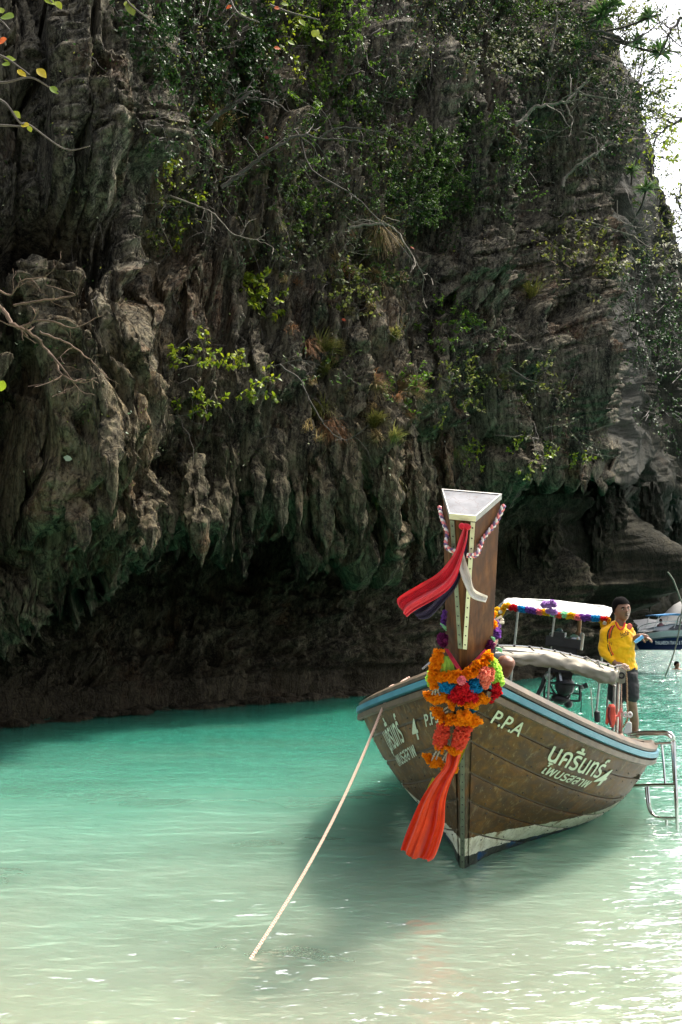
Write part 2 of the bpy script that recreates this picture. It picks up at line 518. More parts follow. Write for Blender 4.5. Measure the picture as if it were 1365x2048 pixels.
# lookup table: photo pixel -> cliff surface point and normal
NP = normals(P)
if NP[300:700, 200:600, 1].mean() > 0: NP = -NP
qx, qy, qd = projn(P)
ok = (qx > -60) & (qx < 1430) & (qy > -160) & (qy < 1500)
bx = np.clip(((qx + 60) / 5).astype(int), 0, 299); by = np.clip(((qy + 160) / 5).astype(int), 0, 339)
key = (by * 300 + bx)[ok]; dd = qd[ok]; idx = np.nonzero(ok.ravel())[0]
o_ = np.argsort(-dd)
LUT = np.full(300 * 340, -1, int); LUT[key[o_]] = idx[o_]
Pf = P.reshape(-1, 3); Nf = NP.reshape(-1, 3)
def hit(px, py):
    bx = int((px + 60) / 5); by = int((py + 160) / 5)
    for r_ in range(0, 12):
        best = None
        for i in range(-r_, r_ + 1):
            for j in range(-r_, r_ + 1):
                if max(abs(i), abs(j)) != r_: continue
                x = bx + i; y = by + j
                if 0 <= x < 300 and 0 <= y < 340 and LUT[y * 300 + x] >= 0: best = LUT[y * 300 + x]
        if best is not None: 
            return Vector(Pf[best].tolist()), Vector(Nf[best].tolist())
    D = float(np.interp(px, CX, CLP)); return at(px, py, D), Vector((0, -1, 0))

# stalactites hanging from the lip (px, tip row, width px, length px, tilt px, colour)
STAL = NT('stalactite_rock')
_v = STAL.coord('Object')
_n = STAL.noise(STAL.coord('Object', (10, 10, .9)), 1, 5, .65)
_g = STAL.noise(_v, 14, 5, .7)
_c = STAL.ramp(_n, [(.38, (.022, .020, .016)), (.48, (.085, .073, .050)), (.62, (.30, .24, .155))])
STAL.set(Color=STAL.mix(STAL.maprange(_g, .3, .46, .8, 0), _c, (.03, .03, .026)), Rough=.9, Spec=.2,
         Normal=STAL.bump(_g, .9, .07))
stal = [(404, 1138, 40, 230, 22), (446, 1094, 34, 210, 14), (300, 1114, 30, 140, 12), (566, 1078, 28, 220, 12), (655, 1122, 44, 330, 30), (634, 1092, 20, 160, 6), (600, 1062, 20, 190, 8),
        (724, 1092, 46, 330, 66), (796, 1090, 50, 340, 70), (848, 1106, 46, 300, 62), (760, 1062, 24, 200, 36), (868, 1036, 28, 240, 44), (905, 1004, 30, 200, 30), (520, 1024, 22, 150, 8), (505, 1068, 18, 120, 6), (690, 1040, 24, 180, 30),
        (1077, 974, 24, 90, 8), (1168, 990, 16, 70, 2), (1195, 1168, 40, 190, -8), (1100, 1185, 30, 150, 0), (1300, 1225, 34, 260, -4), (1348, 1120, 26, 150, 0), (1042, 1150, 24, 120, 4), (1240, 1090, 22, 110, 0), (228, 1012, 34, 210, 12), (168, 1106, 42, 160, 15)]
for k, (px, ty, w, L, tl) in enumerate(stal):
    p, n = hit(px - tl * .5, ty - L * .5)
    D = p.y - .30
    n_r, n_a = 60, 34
    G = np.zeros((n_r, n_a, 3))
    for i in range(n_r):
        q = i / (n_r - 1)
        c = at(px - tl * (1 - q) ** 1.1, ty - L * (1 - q), D + .15 * (1 - q) + .9 * max(0, .6 - q) ** 1.0)
        r0 = w / 2 / FPX * D * (.30 + .85 * min(1, (1 - q) * 2.2) ** .9) * min(1., (1 - q) * 7 + .03)
        for j in range(n_a):
            a = 2 * math.pi * j / n_a
            G[i, j] = (c.x + math.cos(a) * r0, c.y + math.sin(a) * r0 * .8, c.z)
    cx_ = G.mean(1, keepdims=True)
    nn = .55 * (.5 - 2 * np.abs(noise3(G[..., 0] * 6.5 + k, G[..., 1] * 6.5, G[..., 2] * .5))) + .30 * fbm(G[..., 0] * 6, G[..., 1] * 6 + k, G[..., 2] * 3, 4, .6)
    G = cx_ + (G - cx_) * (1 + nn * 1.2)[..., None]
    G = np.concatenate([G, G[:, :1]], 1)
    mb = MB(); mb.grid(G)
    o = mb.build('stalactite', ROCK, cliff)

# rubble along the foot of the wall
rr2 = np.random.default_rng(5); mb = MB()
for k in range(230):
    x = rr2.uniform(-20, 1215); D = float(np.interp(x, CX, CB)) - rr2.uniform(.15, .9); c = at(x, 1400, D); r = rr2.uniform(.05, .22) * D / 20
    V0_ = len(mb.v); mb.ball((c.x, D, rr2.uniform(-.06, .05)), r, 9, 6, (rr2.uniform(1, 1.9), 1, rr2.uniform(.35, .7)))
    for i in range(V0_, len(mb.v)):
        v = Vector(mb.v[i]); f = 1 + .45 * float(noise3(np.array([v.x * 4]), np.array([v.y * 4]), np.array([v.z * 4 + k])).item()); cc = Vector((c.x, D, 0)); mb.v[i] = tuple(cc + (v - cc) * f)
tag(mb.build('shore_rubble', ROCK), 'low wet rubble along the foot of the cliff', None, None, 'stuff')

# ------------------------------------------------------------------ seabed and water
bedm = NT('sand_bed')
gp = bedm.n('ShaderNodeNewGeometry').outputs['Position']
mpn = bedm.n('ShaderNodeMapping'); bedm.l(gp, mpn.inputs[0])
ns = bedm.noise(mpn.outputs[0], 1.1, 5, .6, .4)
cs = bedm.ramp(ns, [(.3, (.66, .62, .48)), (.7, (.80, .75, .60))])
bedm.set(Color=cs, Rough=.9, Normal=bedm.bump(bedm.noise(mpn.outputs[0], 9, 4), .5, .03))
ny, nx = 90, 70
ys = np.concatenate([np.linspace(-3, 12, 60), np.geomspace(12.6, 700, 30)])
U = np.linspace(-1, 1, nx)
SX = U[None] * (8 + ys[:, None] * .9 + 0 * U[None]); SY = ys[:, None] + 0 * U[None]
SZ = -(.16 + .10 * np.clip(SY - 2, 0, None) ** 1.15 * np.where(SY < 14, 1, 1)); SZ = np.maximum(SZ, -5.0) + .06 * fbm(SX * .5, SY * .5, 0 * SX, 3)
sea = link('seabed', fast_mesh('seabed', np.stack([SX, SY, SZ], -1).reshape(-1, 3), grid_faces(ny, nx), bedm.m)); tag(sea, kind='structure')

WEED = NT('weedy_rock'); _n = WEED.noise(WEED.coord('Object'), 5, 5, .65)
WEED.set(Color=WEED.ramp(_n, [(.35, (.010, .025, .012)), (.65, (.05, .07, .035))]), Rough=.9)
for px, py, rx, ry, lb in ((325, 1885, .22, .10, 'weedy flat rock just under the shallow water at the lower left'), (10, 1600, .4, .3, 'dark weedy rock under water at the left edge')):
    c = ground(px, py, -.05); n1, n2 = 20, 160; G = np.zeros((n1, n2 + 1, 3))
    for i in range(n1):
        q = i / (n1 - 1)
        for j in range(n2 + 1):
            a = 2 * math.pi * (j % n2) / n2; k = 1 + 1.0 * float(fbm(np.array([math.cos(a) * 1.7 + px]), np.array([math.sin(a) * 1.7]), np.array([.3]), 5, .7).item())
            G[i, j] = (math.cos(a) * q * rx * k, math.sin(a) * q * ry * k, .025 - .22 * q ** 2 + .03 * float(noise3(np.array([math.cos(a) * q * 4 + px]), np.array([math.sin(a) * q * 4]), np.array([.7])).item()))
    mb = MB(); mb.grid(G); o = mb.build('submerged_rock', WEED.m); o.location = c; tag(o, lb, 'rock')
def water_material():
    t = NT('sea_water')
    P = t.n('ShaderNodeNewGeometry').outputs['Position']
    def mp(scale, rot=0., loc=(0, 0, 0)):
        m = t.n('ShaderNodeMapping'); m.inputs['Scale'].default_value = scale; m.inputs['Rotation'].default_value = (0, 0, rot); m.inputs['Location'].default_value = loc
        t.l(P, m.inputs[0]); return m.outputs[0]
    s = t.sep(P)
    wob = t.noise(mp((.35, .35, 1)), 1, 4, .55, .6)
    # depth of the water body: shallow by the beach, deeper out and to the left bank
    dist = t.math('ADD', s[1], t.math('MULTIPLY', s[0], -.10))
    dist = t.math('ADD', dist, t.math('MULTIPLY', t.math('SUBTRACT', wob, .5), 3.4))
    body = t.ramp(t.maprange(dist, 3, 43), [(.0, (.80, .78, .60)), (.035, (.67, .75, .565)), (.075, (.48, .65, .49)), (.12, (.295, .51, .38)), (.19, (.13, .385, .275)),
                                          (.30, (.045, .27, .19)), (.45, (.018, .22, .145)), (.8, (.016, .16, .12))])
    patch = t.noise(mp((.55, .9, 1), .2, (2, 1, 0)), 1, 5, .6, .3)
    body = t.mix(t.maprange(patch, .5, .68, 0, .35), body, (.10, .20, .13))
    # wave relief
    w1 = t.noise(mp((1.5, 3.6, 1), .12), 1, 3, .5, .35)
    w2 = t.noise(mp((4.5, 10, 1), -.16), 1, 3, .55, .3)
    w3 = t.noise(mp((14, 30, 1), .1), 1, 2, .5)
    w4 = t.noise(mp((7, 15, 1), .62), 1, 3, .55, .3)
    chop = t.math('ADD', .36, t.math('MULTIPLY', t.maprange(s[0], 1.2, 3.6, 0, .26), t.maprange(t.noise(mp((.6, .9, 1), 0, (4, 4, 4)), 1, 2), .4, .6, .3, 1)))
    chop = t.math('ADD', chop, t.maprange(s[1], 14, 40, 0, .35))
    def bp_(h, dist, prev=None):
        b = t.n('ShaderNodeBump'); t.l(chop, b.inputs['Strength']); b.inputs['Distance'].default_value = dist; t.l(h, b.inputs['Height'])
        if prev is not None: t.l(prev, b.inputs['Normal'])
        return b.outputs[0]
    b1 = bp_(w1, .085); b2 = bp_(w2, .040, b1); b2 = bp_(w4, .022, b2); b3 = bp_(w3, .008, b2)
    dif = t.n('ShaderNodeSubsurfaceScattering'); dif.falloff = 'BURLEY'; dif.inputs['Scale'].default_value = 1.2; dif.inputs['Radius'].default_value = (.6, 1., .9); t.l(body, dif.inputs[0]); t.l(b2, dif.inputs['Normal'])
    tr = t.n('ShaderNodeBsdfTransparent'); 
    t.l(t.ramp(t.maprange(dist, 3, 12), [(0, (.92, .97, .90)), (.4, (.70, .93, .80)), (1, (.35, .80, .62))]), tr.inputs[0])
    clear = t.maprange(dist, 3.2, 9, .56, .06)
    d2 = t.n('ShaderNodeBsdfDiffuse'); t.l(body, d2.inputs[0]); t.l(b3, d2.inputs['Normal'])
    md = t.n('ShaderNodeMixShader'); md.inputs[0].default_value = .28; t.l(dif.outputs[0], md.inputs[1]); t.l(d2.outputs[0], md.inputs[2])
    m1 = t.n('ShaderNodeMixShader'); t.l(clear, m1.inputs[0]); t.l(md.outputs[0], m1.inputs[1]); t.l(tr.outputs[0], m1.inputs[2])
    gl = t.n('ShaderNodeBsdfGlossy'); t.l(t.maprange(s[1], 8, 60, .07, .24), gl.inputs['Roughness']); t.l(b3, gl.inputs['Normal'])
    fr = t.n('ShaderNodeFresnel'); fr.inputs[0].default_value = 1.33; t.l(b3, fr.inputs['Normal'])
    ff = t.math('MULTIPLY', fr.outputs[0], .7, True)
    m2 = t.n('ShaderNodeMixShader'); t.l(ff, m2.inputs[0]); t.l(m1.outputs[0], m2.inputs[1]); t.l(gl.outputs[0], m2.inputs[2])
    t.l(m2.outputs[0], t.out.inputs[0])
    return t.m
WATER = water_material()
ny, nx = 620, 330
ys = np.concatenate([np.linspace(-4, 3, 20), 1 / np.linspace(1 / 3.05, 1 / 60., ny - 60), np.geomspace(62, 1500, 40)])
U = np.linspace(-1, 1, nx)
SX = U[None] * (2.5 + ys[:, None] * .62 + .0 * U[None]); SX = np.where(np.abs(U)[None] > .97, SX * 4, SX); SY = ys[:, None] + 0 * U[None]
amp = np.clip(1.4 - SY / 60, 0, 1)
SZ = amp * (.018 * fbm(SX * .5 + .2 * SY, SY * 1.05, 0 * SX, 2) + .010 * noise3(SX * 1.5, SY * 3.1, 0 * SX + 3) + .005 * ridged(SX * 3.2 - SY * .9, SY * 5.6, 0 * SX + 8, 2) + .004 * ridged(SX * 4.2 + SY * 1.9, SY * 5.2, 0 * SX + 18, 2))
sea = link('water', fast_mesh('water', np.stack([SX, SY, SZ], -1).reshape(-1, 3), grid_faces(ny, nx), WATER)); tag(sea, 'turquoise sea, pale over sand in front and green near the cliff', kind='structure')

# ================================================================== LONGTAIL BOAT
BX, BY, BH, BR, BT = 0.8397, 7.1086, 0.27196, 0.1209, 0.00815
K_, ZB, ZM, W_, SM, P1, P2_, C1, C2 = 0.70033, 1.3906, 0.65746, 1.2576, 4.1844, 2.80967, 3.14142, 0.59517, 0.67429
def l2w(v):
    x, y, z = v
    x2 = x * math.cos(BR) + z * math.sin(BR); z2 = -x * math.sin(BR) + z * math.cos(BR) + y * math.sin(BT)
    return Vector((BX + x2 * math.cos(BH) + y * math.sin(BH), BY - x2 * math.sin(BH) + y * math.cos(BH), z2))
_o = l2w((0, 0, 0))
BM = Matrix.Identity(4)
for c_, e in enumerate(((1, 0, 0), (0, 1, 0), (0, 0, 1))):
    q = l2w(e) - _o
    for r_ in range(3): BM[r_][c_] = q[r_]
for r_ in range(3): BM[r_][3] = _o[r_]
BMI = BM.inverted()
def w2l(p): return BMI @ Vector(p)
def bat(px, py, yl):
    """photo pixel on the boat's cross plane y = yl -> boat coordinates"""
    o = BMI @ Vector((0, 0, CAMH)); p = BMI @ at(px, py, 5.0)
    t = (yl - o.y) / (p.y - o.y)
    return o + (p - o) * t
SL = 6.1                                              # hull length along the gunwale
def gun(s):
    u = np.clip(s / SM, 0, 1)
    w = W_ * (1 - (1 - u) ** P1) - W_ * .12 * np.clip(s / SM - 1, 0, 1) ** 2 - .9 * np.clip(s - 5.0, 0, 2) ** 2 * .25 - .05 * np.clip(s - 3.7, 0, 3) ** 2 + .03
    z = ZM + (ZB - ZM) * (1 - np.clip(s / (SM * 1.3), 0, 1)) ** P2_ - .10 * np.clip(s - 3.5, 0, 3)
    return w, -K_ * ZB + s, z
def hull_pts(s, t, off=0., side=1):
    s = np.asarray(s, float)[:, None]; t = np.asarray(t, float)[None]
    def f(s, t):
        u = np.clip(s / SM, 0, 1)
        w, yg, zg = gun(s)
        yk = s + K_ * .3 * (1 - u); zk = -.3
        Cx = w * (.5 + .5 * C1 * u ** .7); Cy = .5 * (yg + yk); Cz = zg * (.5 - C2 * u) + zk * (.5 + C2 * u)
        x = (1 - t) ** 2 * w + 2 * t * (1 - t) * Cx + t * t * .03
        y = (1 - t) ** 2 * yg + 2 * t * (1 - t) * Cy + t * t * yk
        z = (1 - t) ** 2 * zg + 2 * t * (1 - t) * Cz + t * t * zk
        return np.stack(np.broadcast_arrays(x, y, z), -1)
    p = f(s, t); e = 1e-3
    du = f(s + e, t) - p; dv = f(s, t + e) - p
    n = np.cross(du, dv); n /= np.linalg.norm(n, axis=-1, keepdims=True) + 1e-12
    n *= np.sign((n[..., :1]) + 1e-9)
    p = p + n * off
    p[..., 0] *= side
    return p

def wood_mat(name, dark, mid, light, painted=False):
    t = NT(name)
    v = t.coord('Object')
    g = t.coord('Object', (9, .9, 9))
    grain = t.noise(g, 2.2, 6, .62, .5)
    blot = t.noise(t.coord('Object', (1, .55, 1)), 2.1, 5, .6, .4)
    c = t.ramp(t.math('ADD', t.math('MULTIPLY', grain, .45), t.math('MULTIPLY', blot, .55)), [(.33, dark), (.48, mid), (.62, light)])
    grey = t.noise(t.coord('Object', (2, 1, 2), ), 1.1, 5, .65)
    c = t.mix(t.maprange(grey, .50, .68, 0, .4), c, (.050, .048, .030))
    rust = t.noise(v, 3.1, 4, .6, .6)
    c = t.mix(t.maprange(rust, .54, .68, 0, .65), c, (.15, .066, .020))
    dk = t.noise(t.coord('Object', (1.6, 1.1, 1.6)), 1.7, 6, .65, .5)
    c = t.mix(t.maprange(dk, .52, .66, 0, .7), c, (.018, .016, .009))
    if painted:
        z = t.sep(v)[2]; y = t.sep(v)[1]
        # the stern half is paler and bleached
        c = t.mix(t.maprange(y, 1.5, 3.2, 0, .55), c, t.ramp(grain, [(.3, (.075, .068, .042)), (.7, (.20, .18, .12))]))
        zz_ = t.math('ADD', z, t.math('MULTIPLY', t.math('SUBTRACT', t.noise(v, 16, 4), .5), .035))
        band = t.math('GREATER_THAN', .245, zz_)
        wn_ = t.noise(v, 7, 5, .7)
        c = t.mix(band, c, t.ramp(wn_, [(.32, (.20, .13, .06)), (.42, (.60, .57, .42)), (.7, (.74, .72, .60))]))
        low = t.math('GREATER_THAN', .105, zz_)
        c = t.mix(low, c, t.ramp(t.noise(v, 5, 4, .6), [(.45, (.030, .036, .028)), (.58, (.045, .05, .04)), (.66, (.008, .05, .13))]))
    sc_ = t.noise(t.coord('Object', (40, 3, 14), (0, .4, .5)), 2.2, 3, .6)
    c = t.mix(t.maprange(sc_, .64, .70, 0, .6), c, (.22, .19, .12))
    c = t.mix(t.maprange(t.noise(t.coord('Object', (60, 2, 60)), 2, 3, .6), .62, .70, 0, .6), c, (.012, .010, .006))
    dr = t.noise(t.coord('Object', (14, 14, 1.1)), 1.6, 4, .6)
    c = t.mix(t.maprange(dr, .57, .70, 0, .5), c, (.20, .165, .095))
    c = t.mix(t.maprange(dr, .30, .42, .6, 0), c, (.018, .013, .008))
    rough = t.maprange(grain, .3, .7, .5, .7)
    t.set(Color=c, Rough=rough, Spec=.10, Normal=t.bump(grain, .35, .006))
    return t.m
HULLW = wood_mat('varnished_planks', (.016, .009, .003), (.058, .030, .008), (.145, .075, .019), True)
STEMW = wood_mat('stem_timber', (.035, .025, .015), (.075, .055, .032), (.12, .092, .056), True)
PROWW = NT('prow_timber')
_g = PROWW.coord('Object', (16, 1.6, 1.6)); _gr2 = PROWW.noise(_g, 3, 6, .6, .4)
_b = PROWW.noise(PROWW.coord('Object'), 5, 4, .6)
_c = PROWW.ramp(_gr2, [(.3, (.036, .015, .007)), (.5, (.080, .032, .012)), (.7, (.145, .062, .024))])
_c = PROWW.mix(PROWW.maprange(_b, .5, .68, 0, .7), _c, (.026, .014, .009))
PROWW.set(Color=_c, Rough=.65, Spec=.1, Normal=PROWW.bump(_gr2, .25, .004))
PROWW = PROWW.m
DARKW = simple('dark_inner_wood', (.055, .040, .024), .7, var=.45, scale=6, bump=.3)
RIMW = simple('gunwale_wood', (.07, .048, .026), .6, var=.5, scale=9, bump=.3)
def blue_mat():
    t = NT('worn_blue_paint'); v = t.coord('Object')
    n = t.noise(v, 22, 5, .7)
    c = t.ramp(t.noise(v, 3, 4), [(.3, (.02, .12, .17)), (.7, (.045, .20, .26))])
    c = t.mix(t.maprange(n, .66, .72, 0, .85), c, (.03, .04, .05))
    t.set(Color=c, Rough=.5, Normal=t.bump(n, .2, .003)); return t.m
BLUE = blue_mat()
STEEL = simple('stainless_steel', (.62, .60, .57), .22, 1.0, var=.12, scale=12)
OLDMET = simple('dull_metal', (.28, .27, .25), .45, .8, var=.3, scale=14)
BLACKM = simple('black_iron', (.018, .018, .018), .5, .3, var=.4, scale=10)
CREAMSTRIP = simple('cream_metal_strip', (.62, .60, .42), .5, var=.12, scale=20)
GREENSTRIP = simple('green_metal_strip', (.13, .145, .10), .5, var=.2, scale=20)
LETTER = simple('cream_lettering', (.40, .46, .34), .55, var=.12, scale=40)
CANVAS = simple('white_canvas', (.50, .49, .47), .85, var=.06, scale=5, bump=.2, bscale=12)
CANVASD = simple('grubby_shaded_canvas', (.30, .27, .21), .9, var=.22, scale=5, bump=.4, bscale=10)  # dirty cloth, with its shade put into the colour as well

boat = empty('longtail_boat', (0, 0, 0), 'wooden longtail boat with tall raised prow and blue gunwale stripe, facing the beach', 'boat')
boat.matrix_world = BM
# inner shell
sv = np.linspace(0.02, SL, 70); tv = np.linspace(0, 1, 14)
for side in (1, -1):
    mb = MB(); A = hull_pts(sv, tv, -.008, side); mb.grid(A)
    Bq = hull_pts(sv, tv, -.045, side); Bq[..., 0] = np.where(side * Bq[..., 0] < .0, 0, Bq[..., 0]); mb.grid(Bq)
    mb.build('hull_shell', DARKW, boat)
# planks: strakes with open seams and butt joints
tb = [0, .115, .245, .375, .50, .64, .80, 1.0]
random.seed(4)
for side in (1, -1):
    for k in range(7):
        cuts = [.04] + sorted([random.uniform(1.6, 2.6), random.uniform(3.7, 5.0)]) + [SL]
        for a, b in zip(cuts[:-1], cuts[1:]):
            n = max(8, int((b - a) * 14))
            ss = np.linspace(a + .004, b - .004, n)
            e = .012
            tt = np.array([tb[k] + e * .45, tb[k] + e * .45, tb[k] + e] + list(np.linspace(tb[k] + .03, tb[k + 1] - .03, 3)) + [tb[k + 1] - e, tb[k + 1] - e * .45, tb[k + 1] - e * .45])
            offs = np.array([-.007, .003, .0055, .006, .006, .006, .0055, .003, -.007]) + random.uniform(-.0015, .0015)
            G = np.stack([hull_pts(ss, [t_], o_, side)[:, 0] for t_, o_ in zip(tt, offs)], 1)
            mb = MB(); mb.grid(G); mb.build('plank', HULLW, boat)
for side in (1, -1):
    nl = MB()
    for k in range(7):
        for s0_ in np.arange(.25, 5.6, .38):
            for e_ in (.022, -.022):
                tt_ = (tb[k] if e_ > 0 else tb[k + 1]) + e_
                q = hull_pts([s0_ + random.uniform(-.02, .02)], [tt_], .006, side)[0, 0]; nl.ball(tuple(q), .0065, 6, 4)
    nl.build('plank_nails', BLACKM, boat)['kind'] = 'stuff'
# transom
w_, y_, z_ = [float(q) for q in gun(np.array(SL))]
prof = hull_pts([SL], np.linspace(0, 1, 12), 0, 1)[0]; pl = [tuple(p) for p in prof] + [(-p[0], p[1], p[2]) for p in prof[::-1]]
mb = MB(); mb.add(pl, [tuple(range(len(pl)))]); mb.add([(p[0] * .97, p[1] - .04, p[2]) for p in pl], [tuple(range(len(pl)))]); mb.build('transom', DARKW, boat)
# gunwale: blue rubbing stripe outside, wooden cap, inner strake
def rail(side, prof, s0, s1, n, name, m):
    """prof: (outward, up) offsets from the gunwale line"""
    ss = np.linspace(s0, s1, n); w, y, z = gun(ss)
    P_ = np.stack([w, y, z], -1); T_ = np.gradient(P_, axis=0); T_ /= np.linalg.norm(T_, axis=1, keepdims=True)
    up = np.array([0, 0, 1.]); O = np.cross(T_, up); O /= np.linalg.norm(O, axis=1, keepdims=True); O *= np.sign(O[:, :1])
    U_ = np.cross(O, T_); U_ *= np.sign(U_[:, 2:3])
    rings = []
    for i in range(n):
        rg = [P_[i] + O[i] * a + U_[i] * b for a, b in prof]
        rings.append([(p[0] * side, p[1], p[2]) for p in rg])
    mb = MB(); mb.loft(rings); return mb.build(name, m, boat)
for side in (1, -1):
    rail(side, [(.010, -.016), (.048, -.012), (.050, .026), (.010, .034)], .10, SL, 70, 'rub_rail', BLUE)
    rail(side, [(.008, -.075), (.034, -.070), (.036, -.032), (.008, -.032)], .12, SL, 70, 'rail_batten', RIMW)
    rail(side, [(-.085, .030), (-.085, .085), (-.02, .100), (.034, .060), (.030, .039), (-.02, .030)], .10, SL, 70, 'gunwale_cap', RIMW)
    rail(side, [(-.125, -.03), (-.125, .020), (-.088, .026), (-.088, -.03)], .30, SL - .05, 60, 'inner_rail', DARKW)
# decks
def deck(s0, s1, dz, name, m, nb=10):
    for k in range(nb):
        a = s0 + (s1 - s0) * k / nb; b = s0 + (s1 - s0) * (k + .94) / nb
        mb = MB(); rg = []
        for s in (a, b):
            w, y, z = [float(q) for q in gun(np.array(s))]
            w = max(w * .80 - .06, .02); z += dz
            rg.append([(-w, y, z), (w, y, z), (w, y, z - .03), (-w, y, z - .03)])
        mb.loft(rg); mb.build('deck_board', m, boat)
deck(.35, 2.3, -.10, 'bow deck', DARKW, 9)
fz = .2
for k in range(12):
    y = 1.3 + k * .3
    s = y + .6
    w = float(gun(np.array(s))[0]) * .80
    mb = MB(); w *= .62; mb.box((0, y, fz), (2 * w, .27, .03)); mb.build('floor_board', DARKW, boat)
for y in (1.9, 3.0, 4.1):
    w, _, z = [float(q) for q in gun(np.array(y + .97))]
    mb = MB(); mb.box((0, y, z - .18), (2 * w - .16, .24, .04)); mb.build('thwart', DARKW, boat)
# stem post
def stem_sec(z):
    if z < 1.39: y = -K_ * z
    else: y = -K_ * z
    wf = np.interp(z, [-.3, 1.30, 1.45, 2.3], [.018, .018, .020, .072])
    wb = np.interp(z, [-.3, 0, .3, .8, 1.3, 1.5, 2.3], [.050, .072, .095, .128, .165, .150, .168])
    dd = np.interp(z, [-.3, 1.2, 1.5, 2.3], [.17, .17, .22, .27])
    n = np.array([0, .819, .574])
    if z < 1.2: n = np.array([0, 1., 0.])
    elif z < 1.5:
        q = (z - 1.2) / .3; n = np.array([0, 1 + q * (.819 - 1), q * .574])
    return y, wf, wb, dd, n
def stem_rings(zs, clip=1):
    rg = []
    for z in zs:
        y, wf, wb, dd, n = stem_sec(z)
        f = np.array([0, y, z]); b = f + n * dd
        rg.append([(-wf, f[1], f[2]), (wf, f[1], f[2]), (wb, b[1], b[2]), (-wb, b[1], b[2])])
    return rg
mb = MB(); mb.loft(stem_rings(np.linspace(-.35, 1.36, 22))); mb.build('stem', STEMW, boat, False)
mb = MB(); mb.loft(stem_rings(np.linspace(1.363, 2.30, 14))); prow = mb.build('prow_post', PROWW, boat, False)
bv = prow.modifiers.new('bevel', 'BEVEL'); bv.width = .006; bv.segments = 2; bv.limit_method = 'ANGLE'
# top plate
TOPM = NT('weathered_plate'); _v = TOPM.coord('Object')
_vo = TOPM.n('ShaderNodeTexVoronoi', feature='DISTANCE_TO_EDGE'); _vo.inputs['Scale'].default_value = 14
_dist = TOPM.noise(_v, 9, 4); _mx = TOPM.n('ShaderNodeVectorMath', operation='ADD'); TOPM.l(_v, _mx.inputs[0])
_sc = TOPM.n('ShaderNodeVectorMath', operation='SCALE'); TOPM.l(TOPM.t.nodes.new('ShaderNodeTexNoise').outputs['Color'], _sc.inputs[0]); _sc.inputs['Scale'].default_value = .05
TOPM.l(_sc.outputs[0], _mx.inputs[1]); TOPM.l(_mx.outputs[0], _vo.inputs['Vector'])
_c = TOPM.ramp(_dist, [(.3, (.11, .115, .125)), (.7, (.21, .21, .22))])
_c = TOPM.mix(TOPM.maprange(_vo.outputs['Distance'], .0, .028, .75, 0), _c, (.12, .09, .08))
TOPM.set(Color=_c, Rough=.6, Spec=.2)
y, wf, wb, dd, n = stem_sec(2.3); f = np.array([0, y, 2.3]); b = f + n * dd; up = np.array([0, -.574, .819])
c4_ = [np.array([-wf, f[1], f[2]]), np.array([wf, f[1], f[2]]), np.array([wb, b[1], b[2]]), np.array([-wb, b[1], b[2]])]
cen = sum(c4_) / 4
mb = MB(); mb.loft([[tuple(cen + (p - cen) * .965 + up * .002) for p in c4_], [tuple(cen + (p - cen) * .955 + up * .010) for p in c4_]]); mb.build('top_plate', TOPM.m, boat, False)
mb = MB()
for i in range(4):
    a, b_ = c4_[i], c4_[(i + 1) % 4]
    o = lambda p, q: tuple(cen + (p - cen) * q)
    ring = []
    for p in (a, b_):
        ring.append([tuple(cen + (p - cen) * 1.035 - up * .022), tuple(cen + (p - cen) * 1.035 + up * .014), tuple(cen + (p - cen) * .975 + up * .014), tuple(cen + (p - cen) * .975 + up * .006)])
    mb.cur = 0 if i == 0 else 1
    mb.loft(ring)
mb.build('top_trim', [CREAMSTRIP, OLDMET], boat, False)
# nailed metal strips
def strip(zs, fx, width, name, m, sidew=0):
    mb = MB(); nl = MB()
    P_ = [fx(z) for z in zs]
    rg = []
    for i, (c, wv, nv) in enumerate(P_):
        c, wv, nv = Vector(c), Vector(wv).normalized(), Vector(nv).normalized()
        rg.append([c - wv * width / 2, c + wv * width / 2, c + wv * width / 2 + nv * .004, c - wv * width / 2 + nv * .004])
    mb.loft(rg)
    o = mb.build(name, m, boat, False)
    n = int(abs(zs[-1] - zs[0]) / .055)
    for i in range(n):
        c, wv, nv = fx(zs[0] + (zs[-1] - zs[0]) * (i + .5) / n); nl.ball(Vector(c) + Vector(nv).normalized() * .004, .0052, 6, 4)
    nl.build('nail_row', BLACKM, o)['kind'] = 'stuff'
def fR(z):
    y, wf, wb, dd, n = stem_sec(z); sx = (wb - wf) / dd; wv = np.array([sx, n[1], n[2]]); wv /= np.linalg.norm(wv)
    nv = np.cross(wv, (0, -.574, .819)); nv *= np.sign(nv[0]); return (wf, y, z) + wv * .014 + nv * .002, wv, nv
def fLf(z):
    y, wf, wb, dd, n = stem_sec(z); sx = -(wb - wf) / dd; wv = np.array([sx, n[1], n[2]]); wv /= np.linalg.norm(wv)
    nv = np.cross(wv, (0, -.574, .819)); nv *= -1 if nv[0] > 0 else 1; return np.array((-wf, y, z)) + wv * .014 + nv * .002, wv, nv
def fR2(z):
    y, wf, wb, dd, n = stem_sec(z); return np.array((wf - .012, y - .0045, z)), (1, 0, 0), (0, -.82, -.57)
def fL2(z):
    y, wf, wb, dd, n = stem_sec(z); return np.array((-wf + .012, y - .0045, z)), (1, 0, 0), (0, -.82, -.57)
strip(np.linspace(2.275, 1.555, 12), fR2, .024, 'metal_strip', CREAMSTRIP)
strip(np.linspace(2.275, 1.555, 12), fL2, .024, 'metal_strip', GREENSTRIP)
def fS(z): return np.array((0.0, -K_ * z - .004, z)), (1, 0, 0), (0, -.82, -.57)
strip(np.linspace(.92, -.02, 12), fS, .028, 'metal_strip', GREENSTRIP)

